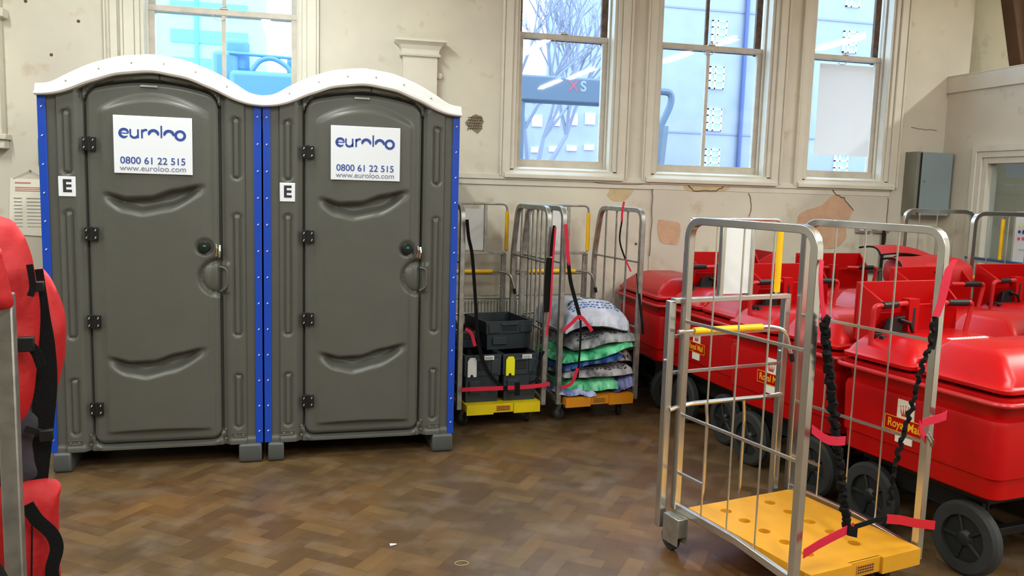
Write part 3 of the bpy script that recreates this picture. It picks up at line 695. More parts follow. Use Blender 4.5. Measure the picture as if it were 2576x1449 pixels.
def trolley(loc,rot,label,W_=.70,D_=.76,H=1.53,SH=1.165,fr=.017,wire=.0042,metal=ZINC,deckmat=YEL,slant=False,mirror=False,board='plain',ylx=.555,brd=(.217,.372),group='wheeled roll trolleys',deckz=.20):
    t=empty('roll_trolley',loc,rot,label,'trolley',group)
    X=(lambda x:W_-x) if mirror else (lambda x:x)
    # side frames
    for s,x in ((0,0),(1,W_)):
        m=MB(); yb=-.01; yf=-D_+.02
        if slant: path=[(x,yb,.20),(x,yb,SH-.01),(x,yb-.09,H-fr),(x,yf,H-fr),(x,yf,.14)]
        else: path=[(x,yb,.19),(x,yb,H-fr),(x,yf,H-fr),(x,yf,.13)]
        m.tube(round_path(path,.085,8),fr,4,up=(1,0,0))
        sf=m.build('side_frame',metal,t,smooth=40,bevel=.003)
        m=MB(); 
        for fy in (.19,.355,.525): 
            ztop=H-fr
            m.tube([(x,-fy,.20),(x,-fy,ztop)],wire if not slant else .0085,6)
        for z,ya,yb_ in ((SH-.105,yb,yf),(.632,yb,yf),(.36,yb,-.19)) if not slant else ((1.13,yb,yf),(.66,yb,yf),(.30,yb,yf)):
            m.tube([(x+.004,ya,z),(x+.004,yb_,z)],.006,4)
        m.build('side_wires',metal,sf)
        MB().tube([(x,.0,.20),(x,-D_*.55,.198),(x,yf,.165)],.016,4,flat=.011,up=(0,0,1)).build('bottom_rail',metal,t,bevel=.002)
    # rear posts
    for x in (-.055,W_-.065):
        MB().box(x-.018,x+.018,.01,.046,.10,SH-.012).build('rear_post',metal,t,bevel=.004)
        MB().cyl((x-.02,.03,.88),(1,0,0),.006,.012,8).build('post_bolt',STEEL,t)
    # rear upper frame: shelf bar, arch, board, yellow sleeve
    m=MB()
    m.box(-.055,W_-.065,-.005,.03,SH-.022,SH)
    m.tube(round_path([(X(.02 if ylx>.3 else W_-.08),.012,H-.01),(X(brd[0]),.012,H-.01),(X(ylx),.012,H-.01),(X(ylx),.012,SH)],.04),.009,8)
    m.tube([(X(.02 if ylx>.3 else W_-.08),.012,H-.01),(X(.02 if ylx>.3 else W_-.08),.012,SH)],.008,8)
    for x in (brd[0]-.022,brd[1]): m.box(min(X(x),X(x+.022)),max(X(x),X(x+.022)),.0,.024,SH,H-.02)
    m.build('rear_frame',metal,t,bevel=.002)
    bd=MB().box(min(X(brd[0]),X(brd[1])),max(X(brd[0]),X(brd[1])),.008 if board!='sign' else -.004,.014 if board!='sign' else -.001,SH+.01,H-.05 if board!='sign' else H-.0).build('notice_board',LBL,t,bevel=.001)
    sl=MB().tube([(X(ylx),.012,SH+.01),(X(ylx),.012,H-.065)],.0155,12); sl.build('yellow_sleeve',YSLV,t)
    # handle bar
    hz=SH-.148
    m=MB().tube(round_path([(-.045,-.02,hz),(.50,-.03,hz),(.575,-.045,hz-.02),(.61,-.06,hz-.15)],.05,6),.0095,10); hb=m.build('handle_bar',metal,t)
    MB().tube([(.04,-.022,hz),(.435,-.029,hz)],.0165,12).build('handle_sleeve',YSLV,hb)
    MB().tube([(.605,-.058,hz-.13),(.613,-.061,hz-.17)],.012,10).build('end_cap',BLACK,hb)
    for z in (SH-.175,SH-.342):
        MB().tube([(-.05,.02,z),(W_-.065,.02,z)],.0065,4).build('cross_wire',metal,t)
    # lower hoop
    m=MB().tube(round_path([(-.045,.01,.655),(.03,-.015,.680),(.50,-.02,.675),(.54,0,.668),(W_-.07,.015,.668)],.03,3),.011,8)
    for x in (.17,.395): m.tube(round_path([(x-.03,-.018,.672),(x+.015,.02,.575),(x+.015,.02,.19)],.03,4),.008,8)
    m.build('lower_hoop',metal,t)
    # deck with round holes
    m=MB(); x0,x1=.045,W_-.035; yb,yf=-.055,-D_-.025; zt=deckz
    cols=[x0,(.18+.445)/2,x1]; cx=[.18,.445*W_/.7]
    rows=[-.085-.122*k for k in range(6)]; rows=[yb]+rows[1:]+[yf]
    ys=[yb]+[-.0845-.122*(k+1) +.0 for k in range(4)]+[-.695,]
    ys=[yb,-.206,-.328,-.450,-.572,-.690]
    for ci in range(2):
        for ri in range(5):
            xa,xb=cols[ci],cols[ci+1]; ya,yb2=ys[ri],ys[ri+1]; px,py=cx[ci],-.148-.122*ri; R_=.026; n=16
            circ=[(px+R_*math.cos(2*PI*k/n),py+R_*math.sin(2*PI*k/n)) for k in range(n)]
            sq=[]
            for k in range(n):
                a=2*PI*k/n; dx,dy=math.cos(a),math.sin(a)
                cand=[]
                if dx>1e-6:cand.append((xb-px)/dx)
                if dx<-1e-6:cand.append((xa-px)/dx)
                if dy>1e-6:cand.append((ya-py)/dy)
                if dy<-1e-6:cand.append((yb2-py)/dy)
                tt=min(cand); sq.append([px+dx*tt,py+dy*tt])
            for cxx,cyy in ((xa,ya),(xb,ya),(xa,yb2),(xb,yb2)):
                k=min(range(n),key=lambda q:(sq[q][0]-cxx)**2+(sq[q][1]-cyy)**2); sq[k]=[cxx,cyy]
            vs=[(p[0],p[1],zt) for p in sq]+[(p[0],p[1],zt) for p in circ]+[(p[0],p[1],zt-.03) for p in circ]
            fs=[]
            for k in range(n):
                k2=(k+1)%n; fs.append((k,k2,n+k2,n+k)); fs.append((n+k,n+k2,2*n+k2,2*n+k))
            fs.append(tuple(2*n+k for k in range(n))); m.add(vs,fs)
    m.box(x0,x1,yf+.02,-.690,zt-.005,zt); 
    # skirt with recessed label bay in front
    m.box(x0,x1,yb-.0,yb+.006,zt-.05,zt); m.box(x0-.004,x0,yf+.02,yb,zt-.05,zt); m.box(x1,x1+.004,yf+.02,yb,zt-.05,zt)
    q0,q1=x0+(x1-x0)*.36,x0+(x1-x0)*.64
    m.box(x0,q0,yf,yf+.02,zt-.07,zt); m.box(q1,x1,yf,yf+.02,zt-.07,zt); m.box(q0,q1,yf+.012,yf+.024,zt-.062,zt)
    m.box(x0,x1,yf+.02,yb,zt-.05,zt-.035)
    dk=m.build('deck',deckmat,t,smooth=30)
    lb=MB().box((q0+q1)/2-.05,(q0+q1)/2+.05,yf+.009,yf+.012,zt-.052,zt-.014,0)
    for k in range(3):
        for j in range(7): lb.box((q0+q1)/2-.045+.013*j,(q0+q1)/2-.036+.013*j,yf+.0083,yf+.0092,zt-.026-.011*k,zt-.020-.011*k,1)
    lb.build('deck_label',[AMB,INK],dk,smooth=0)
    # castors
    castor(t,-.02,-.045,.056,0,True); castor(t,W_-.02,-.045,.056,0,True)
    castor(t,.07,-D_+.10,.05,.5,top=.13); castor(t,W_-.08,-D_+.10,.05,-.35,top=.13)
    return t
near=trolley((1.611,3.434,0),math.radians(13.5),'nearest bright steel roll trolley with an empty yellow deck')
tr1=trolley((.865,6.157,0),math.radians(5.5),'dull steel roll trolley beside the right toilet, loaded with dark crates',W_=.605,H=1.52,SH=1.15,slant=True,metal=OLDSTEEL,deckmat=YEL2,deckz=.175)
tr2=trolley((1.545,6.213,0),math.radians(8.0),'dull steel roll trolley in front of the middle windows, loaded with folded sacks',W_=.61,H=1.52,SH=1.15,slant=True,metal=OLDSTEEL,deckmat=AMB,deckz=.19)
tr3=trolley((5.36,5.95,0),math.radians(-90),'steel roll trolley with a safety notice, standing by the office window',W_=.74,D_=.68,H=1.565,SH=1.155,metal=ZINC,deckmat=YEL2,board='sign',ylx=.30,brd=(.44,.60))
# safety notice on trolley three
b3=[c for c in tr3.children if c.name.startswith('notice_board')][0]
m=MB()
_o=.235
m.prism([(.235+_o,1.44),(.265+_o,1.44),(.25+_o,1.47)],'y',-.0065,-.0042,0); m.box(.28+_o,.33+_o,-.0065,-.0042,1.44,1.465,0)
m.cyl((.25+_o,-.0052,1.41),(0,1,0),.013,.002,16,1); m.box(.28+_o,.33+_o,-.0065,-.0042,1.395,1.425,1)
m.cyl((.25+_o,-.0052,1.355),(0,1,0),.013,.002,16,2); m.box(.28+_o,.33+_o,-.0065,-.0042,1.345,1.37,2)
for k in range(4): m.box(.262+_o+.018*k,.274+_o+.018*k,-.0065,-.0042,1.262,1.278,3)
m.build('safety_symbols',[P('sign_yellow',lin(230,220,60),.5),P('sign_blue',lin(40,60,150),.5),P('sign_red',lin(210,90,100),.5),PAPERG],b3,smooth=0)
MB().box(-.03,.72,-.03,.045,1.155,1.175).build('blue_ledge',P('blue_ledge',lin(50,84,130),.4),tr3,bevel=.003)
# ---- restraint straps of the near trolley
def Tr(t): return Matrix.Translation(t.location)@Matrix.Rotation(t.rotation_euler.z,4,'Z')
def bungee(m,pts,w=.026,mi=0,amp=.006,seg=.022):
    q=cr(pts,10); L=[0]
    for a,b in zip(q,q[1:]): L.append(L[-1]+(b-a).length)
    n=max(4,int(L[-1]/seg*2)); out=[]; rs=[]
    for i in range(n+1):
        s=L[-1]*i/n; k=max(j for j in range(len(L)) if L[j]<=s+1e-9); k=min(k,len(q)-2)
        t=(s-L[k])/max(1e-6,(L[k+1]-L[k])); out.append(q[k].lerp(q[k+1],t)); rs.append(w/2*(1 if i%2 else .72))
    for i,p in enumerate(out): out[i]=p+Vector((amp*math.sin(i*1.3),amp*.6*math.cos(i*1.7),0))
    m.tube(out,rs,6,mi,flat=None); return m
F=-.785
m1=MB(); strap(m1,[(.0,F+.02,1.405),(-.02,F,1.34),(-.008,F-.004,1.25),(.008,F-.006,1.19)],.020,.003,up=(0,1,0))
sA=tag(m1.build('restraint_strap',REDW),'red and black elastic strap hanging from the left front post of the near trolley','strap','straps of the near trolley')
sA.matrix_world=Tr(near)
bm1=MB(); bungee(bm1,[(.008,F-.006,1.20),(.03,F,1.104),(.064,F,.967),(.1,F,.812),(.144,F,.652),(.181,F,.506),(.221,F-.005,.345)],.040)
bm1.build('elastic_cord',BLACKF,sA)
m1=MB(); strap(m1,[(-.012,F+.03,.78),(-.028,F-.012,.775),(.04,F-.016,.735),(.10,F-.022,.722),(.142,F-.022,.722),(.145,F+.012,.73),(.05,F+.028,.75),(.0,F+.03,.775)],.034,.003,up=(0,0,1)) if False else m1.loft([[(x,F-.020+dy,z-.017),(x,F-.017+dy,z-.017),(x,F-.017+dy,z+.017),(x,F-.020+dy,z+.017)] for x,z,dy in ((-.024,.785,.004),(.0,.768,0),(.03,.748,-.004),(.06,.735,-.006),(.10,.728,-.008),(.145,.724,-.004))])
m1.build('red_loop',REDW,sA)
m1=MB(); m1.loft([[(x,F-.018,z-.018),(x,F-.015,z-.018),(x,F-.015,z+.018),(x,F-.018,z+.018)] for x,z in ((-.022,.305),(.05,.328),(.12,.345),(.20,.362),(.235,.368))],0)
m1.loft([[(x,F-.018,z-.010),(x,F-.015,z-.010),(x,F-.015,z+.010),(x,F-.018,z+.010)] for x,z in ((.235,.368),(.30,.372),(.36,.378),(.42,.374))],1)
m1.loft([[(x,F-.018,z-.019),(x,F-.015,z-.019),(x,F-.015,z+.019),(x,F-.018,z+.019)] for x,z in ((.42,.372),(.50,.355),(.60,.325),(.715,.298))],2)
m1.loft([[(x,F-.024,z-.02),(x,F-.012,z-.02),(x,F-.012,z+.02),(x,F-.024,z+.02)] for x,z in ((.20,.362),(.235,.350),(.25,.345))],1)
sC=tag(m1.build('base_strap',[REDW,BLACKF,P('red_band',lin(200,16,32),.6)],smooth=40),'flat red strap stretched across the open front just above the yellow deck','strap','straps of the near trolley'); sC.matrix_world=Tr(near)
m1=MB(); m1.loft([[(x-w,F-.006,z),(x+w,F-.012,z),(x+w,F-.009,z),(x-w,F-.003,z)] for x,z,w in ((.700,1.40,.008),(.668,1.36,.018),(.655,1.30,.022),(.640,1.23,.019),(.618,1.175,.018))])
sB=tag(m1.build('restraint_strap',REDW),'red and black elastic strap hanging from the right front post of the near trolley','strap','straps of the near trolley'); sB.matrix_world=Tr(near)
bm1=MB(); bungee(bm1,[(.618,F,1.175),(.612,F,1.1),(.606,F,1.04),(.585,F,1.02),(.565,F+.01,.90),(.548,F+.01,.82),(.529,F+.02,.72),(.502,F+.03,.559),(.489,F+.03,.40)],.022,amp=.007)
strap(bm1,[(.625,F,1.165),(.635,F+.004,1.10),(.625,F+.004,1.04)],.030,.005)
bm1.build('elastic_cord',BLACKF,sB)
m1=MB(); m1.loft([[(x,F-.020+dy,z-.017),(x,F-.017+dy,z-.017),(x,F-.017+dy,z+.017),(x,F-.020+dy,z+.017)] for x,z,dy in ((.575,.745,0),(.62,.752,0),(.67,.758,-.004),(.715,.764,-.003),(.735,.765,.01),(.738,.76,.03))])
m1.loft([[(x,F-.026,z-.02),(x,F-.022,z-.02),(x,F-.022,z+.02),(x,F-.026,z+.02)] for x,z in ((.552,.745),(.572,.715),(.60,.68))])
m1.build('red_loop',REDW,sB)
MB().tube([(.595,F-.03,.70),(.61,F-.04,.67),(.63,F-.03,.65)],.006,8).tube([(.605,F-.03,.71),(.62,F-.042,.68),(.64,F-.03,.66)],.004,8).build('strap_hook',OLDSTEEL,sB)
# ---- straps of the crate trolley (tr1) and sack trolley (tr2)
def st(name,mat,lab,tr,parts,grp):
    m=MB()
    for pts,w,th,mi in parts: m.loft([[(p[0]-w/2*c,p[1],p[2]-w/2*s),(p[0]+w/2*c,p[1],p[2]+w/2*s),(p[0]+w/2*c,p[1]+th,p[2]+w/2*s),(p[0]-w/2*c,p[1]+th,p[2]-w/2*s)] for p,c,s in pathnorm(pts)],mi)
    o=tag(m.build(name,mat,smooth=45),lab,'strap',grp); o.matrix_world=Tr(tr); return o
def pathnorm(pts):
    q=cr(pts,5); out=[]
    for i,p in enumerate(q):
        d=q[min(i+1,len(q)-1)]-q[max(i-1,0)]; l=math.hypot(d.x,d.z) or 1
        out.append((p,d.z/l,-d.x/l))
    return out
f1=-.79
st('restraint_strap',[BLACKF,REDW],'black and red strap hanging at the left front of the crate trolley',tr1,[([(.015,f1,1.42),(.03,f1,1.30),(.056,f1,1.186),(.085,f1,.90),(.10,f1,.70)],.022,.004,0),([(.02,f1-.004,.70),(.06,f1-.004,.67),(.09,f1-.004,.58)],.022,.003,1),([(.10,f1,.70),(.125,f1,.55),(.17,f1,.43),(.23,f1,.345),(.31,f1,.27)],.026,.004,0)],'straps of the crate trolley')
st('restraint_strap',[BLACKF,REDW],'black and red strap hanging from the right front post of the crate trolley',tr1,[([(.627,f1,1.39),(.614,f1,1.28),(.610,f1,1.18)],.020,.004,0),([(.605,f1,1.17),(.597,f1,1.0),(.599,f1,.80)],.05,.006,0),([(.634,f1-.006,1.38),(.622,f1-.006,1.10),(.617,f1-.006,.80),(.602,f1-.006,.70),(.597,f1-.006,.64)],.014,.003,1)],'straps of the crate trolley')
st('restraint_strap',[REDW,BLACKF],'red strap with black buckle stretched across the front of the crate trolley',tr1,[([(.0,f1-.006,.288),(.1,f1-.006,.289),(.27,f1-.006,.286)],.028,.003,0),([(.27,f1-.006,.286),(.5,f1-.006,.287),(.632,f1-.006,.300)],.028,.003,0),([(.395,f1-.01,.32),(.395,f1-.01,.23)],.036,.006,1),([(.31,f1-.01,.30),(.31,f1-.01,.265)],.03,.006,1),([(.582,f1-.004,.53),(.542,f1-.004,.42),(.54,f1-.004,.34),(.48,f1-.004,.31)],.014,.004,1)],'straps of the crate trolley')
st('restraint_strap',[REDW,BLACKF],'red and black zigzag elastic strap at the left of the sack trolley',tr2,[([(-.01,f1,1.40),(.01,f1,1.22),(.025,f1,1.12)],.026,.003,0),([(.02,f1,1.14),(.04,f1,1.02),(.07,f1,.92),(.11,f1,.80),(.13,f1,.745)],.026,.005,1),([(.0,f1-.004,.67),(.06,f1-.004,.72),(.12,f1-.004,.765),(.18,f1-.004,.71),(.22,f1-.004,.66)],.024,.003,0),([(.13,f1,.74),(.135,f1,.6),(.13,f1,.45),(.125,f1,.33)],.014,.005,1),([(.12,f1-.004,.40),(.095,f1-.004,.33),(.07,f1-.004,.29),(.0,f1-.004,.27)],.022,.003,0)],'straps of the sack trolley')
st('restraint_strap',[REDW,BLACKF],'thin strap hooked over the top bar of the sack trolley at its right',tr2,[([(.52,-.62,1.56),(.51,-.62,1.48),(.51,-.62,1.42)],.016,.003,0),([(.51,-.62,1.42),(.50,-.62,1.28),(.54,-.64,1.15)],.012,.003,1),([(.54,-.64,1.15),(.58,-.66,1.06)],.012,.003,0),([(.60,-.72,1.05),(.60,-.76,.9),(.61,-.79,.75),(.63,-.79,.62)],.02,.004,1)],'straps of the sack trolley')
# ================================================================ CRATES on tr1
def crate(W_,D_,H_,tagmat,label,loc,rot,barcode=True):
    t=empty('storage_crate',loc,rot,label,'crate','dark crates on the crate trolley')
    wl=.006; tp=.018
    def sec(o,z): return [(-W_/2+o,-D_/2+o,z),(W_/2-o,-D_/2+o,z),(W_/2-o,D_/2-o,z),(-W_/2+o,D_/2-o,z)]
    m=MB().loft([sec(tp,0),sec(.012,H_*.55),sec(.004,H_*.56),sec(.002,H_-.02),sec(0,H_-.02),sec(0,H_),sec(wl*2,H_),sec(tp+wl,.01)])
    m.build('crate_body',CRATE,t,bevel=.006)
    m=MB()
    for x0,x1 in ((-W_/2+.02,-W_*.22),(W_*.22,W_/2-.02)):
        m.box(x0,x1,-D_/2-.004,-D_/2+.012,H_*.60,H_*.90)
    m.box(-W_*.18,W_*.18,-D_/2-.008,-D_/2+.01,H_*.86,H_*.92); m.box(-W_*.35,-W_*.05,-D_/2+.0,-D_/2+.014,H_*.18,H_*.45)
    m.build('end_ribs',CRATE,t,bevel=.003)
    MB().box(-W_*.15,W_*.15,-D_/2-.001,-D_/2+.006,H_*.68,H_*.84).build('hand_hole',DARK,t,smooth=0)
    if tagmat:
        MB().prism([(-W_*.42,H_*.55),(-W_*.42,H_*.88),(-W_*.36,H_*.95),(-W_*.22,H_*.95),(-W_*.18,H_*.88),(-W_*.18,H_*.55),(-W_*.26,H_*.55),(-W_*.28,H_*.60),(-W_*.33,H_*.60),(-W_*.35,H_*.55)],'y',-D_/2-.009,-D_/2-.0055).build('tag',tagmat,t,smooth=0)
    if barcode:
        m=MB().box(W_*.02,W_*.28,-D_/2-.012,-D_/2-.009,H_*.90,H_*.985,0)
        for k in range(9): m.box(W_*.04+k*W_*.024,W_*.05+k*W_*.024,-D_/2-.013,-D_/2-.0118,H_*.91,H_*.965,1)
        m.build('barcode_label',[LBL,INK],t,smooth=0)
    return t
R1=Tr(tr1)
def onT(R,x,y,z): v=R@Vector((x,y,z)); return (v.x,v.y,v.z)
r1=tr1.rotation_euler.z
ctag=P('tag_yellow',lin(228,224,20),.5)
crate(.262,.58,.33,LBL,'dark crate with a white tag, lower left on the crate trolley',onT(R1,.168,-.44,.176),r1)
crate(.262,.58,.33,ctag,'dark crate with a yellow tag, lower right on the crate trolley',onT(R1,.440,-.44,.176),r1)
crate(.36,.42,.20,None,'open dark crate stacked crosswise on top of the two front crates',onT(R1,.385,-.36,.506),r1+.10,False)
crate(.17,.36,.12,None,'shallow dark crate at upper left on the crate trolley',onT(R1,.105,-.30,.506),r1,False)
# ================================================================ SACKS on tr2
R2=Tr(tr2); r2=tr2.rotation_euler.z
def sack(x,y,z,w_,d_,h_,mat,label,rot=0,tilt=0,seed=0,sag=.0,cr_=.012,printm=None,ptxt=None,arch=0):
    m=MB(); nu,nv=40,28; vs=[];fs=[]
    for side in (0,1):
        for j in range(nv+1):
            for i in range(nu+1):
                u=-1+2*i/nu; v=-1+2*j/nv
                rr=(abs(u)**5+abs(v)**5)**.2 if (u or v) else 0
                e=max(0,1-max(abs(u),abs(v))**4)**.5
                X_=u*w_/2*(1-.06*v*v); Y_=v*d_/2*(1-.05*u*u)
                base=arch*(1-u*u)+tilt*u+sag*math.sin(u*2.3+seed)+noise.noise(Vector((u*1.5+seed,v*1.5,0)))*.018
                n_=noise.noise(Vector((u*5+seed,v*3,side)))*cr_+noise.noise(Vector((u*12+seed,v*9,side+4)))*cr_*.5
                Z_=base+(h_*e*.9+n_*(.3+e) if side else -h_*.10*e)
                X_+=noise.noise(Vector((u*3,v*4+seed,7)))*.012; Y_+=noise.noise(Vector((u*4+seed,v*3,8)))*.014
                vs.append((X_,Y_,Z_))
    N=(nu+1)*(nv+1)
    for j in range(nv):
        for i in range(nu):
            a=j*(nu+1)+i; fs.append((N+a,N+a+1,N+a+nu+2,N+a+nu+1)); fs.append((a,a+nu+1,a+nu+2,a+1))
    for i in range(nu):
        fs.append((i,i+1,N+i+1,N+i)); a=nv*(nu+1)+i; fs.append((a+1,a,N+a,N+a+1))
    for j in range(nv):
        a=j*(nu+1); fs.append((a+nu+1,a,N+a,N+a+nu+1)); a+=nu; fs.append((a,a+nu+1,N+a+nu+1,N+a))
    m.add(vs,fs)
    t=m.build('mail_sack',mat,None,smooth=180); t.location=onT(R2,x,y,z); t.rotation_euler=(0,0,r2+rot)
    tag(t,label,'sack','folded sacks on the sack trolley'); 
    return t
def sackmat(name,c,c2=None,rough=.5): return P(name,lin(*c),rough,bump=.5,bscale=22,col2=lin(*c2) if c2 else None,vscale=9)
SM={'check':sackmat('checked_sack',(190,200,232),(96,108,160)),'green':sackmat('mint_sack',(128,226,170),(60,160,110),.35),'navy':sackmat('navy_sack',(150,160,215),(40,44,110)),
 'grey':sackmat('grey_print_sack',(178,176,180),(70,70,74)),'pink':sackmat('pinkgrey_sack',(188,174,166),(150,136,130)),'blue':sackmat('blue_sack',(30,76,140),(20,50,100)),'green2':sackmat('green_sack',(110,220,160),(14,120,80),.35),
 'grey2':sackmat('grey_sack',(160,164,166),(84,88,90)),'white':sackmat('white_sack',(190,196,210),(158,164,180),.45)}
sack(.17,-.50,.20,.30,.58,.05,SM['check'],'blue and white checked sack drooping over the deck at lower left',seed=1,tilt=-.006,rot=-.1)
sack(.30,-.47,.225,.50,.56,.10,SM['green'],'crumpled mint green sack near the bottom of the folded sack pile',seed=2)
sack(.53,-.50,.22,.17,.5,.12,SM['navy'],'navy and white striped sack tucked at the lower right of the pile',seed=3,tilt=.02)
sack(.32,-.46,.325,.58,.60,.085,SM['grey'],'grey printed sack in the middle of the folded sack pile',seed=4)
sack(.48,-.44,.41,.29,.5,.10,SM['pink'],'pinkish grey sack bulging at the right side of the pile',seed=5,tilt=.0)
sack(.27,-.46,.415,.50,.60,.055,SM['blue'],'dark blue sack folded under the green one in the pile',seed=6,tilt=.04)
sack(.32,-.45,.47,.58,.62,.075,SM['green2'],'bright green sack in the upper part of the folded sack pile',seed=7,tilt=.05)
sack(.36,-.44,.55,.55,.62,.10,SM['grey2'],'grey sack with dark print just under the white top sack',seed=8,tilt=.025)
top=sack(.30,-.43,.64,.54,.66,.17,SM['white'],'pale grey-white printed sack lying on top of the folded sack pile',seed=9,tilt=.0,arch=.05,cr_=.008)
# print lines on the sacks, following the sag
def printon(o,txt,size,x,y,rz=0,mat=INK,sx=1):
    from mathutils.bvhtree import BVHTree
    bv=BVHTree.FromPolygons([v.co for v in o.data.vertices],[tuple(p.vertices) for p in o.data.polygons])
    t=text(txt,size,'sack_print',mat,o,(0,0,0),(0,0,0),ext=.0,bold=.0015)
    c,s_=math.cos(rz),math.sin(rz)
    for v in t.data.vertices:
        a,b=v.co.x*sx,v.co.y; px,py=x+a*c-b*s_,y+a*s_+b*c
        h=bv.ray_cast(Vector((px,py,2)),Vector((0,0,-1))); v.co=(px,py,(h[0].z if h[0] else .1)+.0025)
    return t
printon(top,'ent Drager',.085,.02,-.10,.16)
def bars(o,x0,x1,ys,mat,h=.012,seed=1):
    from mathutils.bvhtree import BVHTree
    bv=BVHTree.FromPolygons([v.co for v in o.data.vertices],[tuple(p.vertices) for p in o.data.polygons]); rnd=random.Random(seed)
    m=MB()
    for y in ys:
        x=x0+rnd.random()*.04
        while x<x1:
            w_=rnd.uniform(.010,.030); q=[]
            for px,py in ((x,y),(x+w_,y+.003),(x+w_,y+h),(x,y+h*.9)):
                r_=bv.ray_cast(Vector((px,py,2)),Vector((0,0,-1))); q.append((px,py,(r_[0].z if r_[0] else .05)+.003))
            m.add(q,[(0,1,2,3)]); x+=w_+rnd.uniform(.004,.02)
    m.build('sack_print',mat,o,smooth=0)
bars(top,-.20,.18,(-.205,-.235,-.262),NAVY,.014)
for o in [c for c in COL.objects if c.name.startswith('mail_sack') and c.parent is None]:
    if 'grey' in o['label'] and 'white' not in o['label'] or 'dark print' in o['label']: bars(o,-.22,.22,(-.27,-.245,-.22),INK,.012,3)
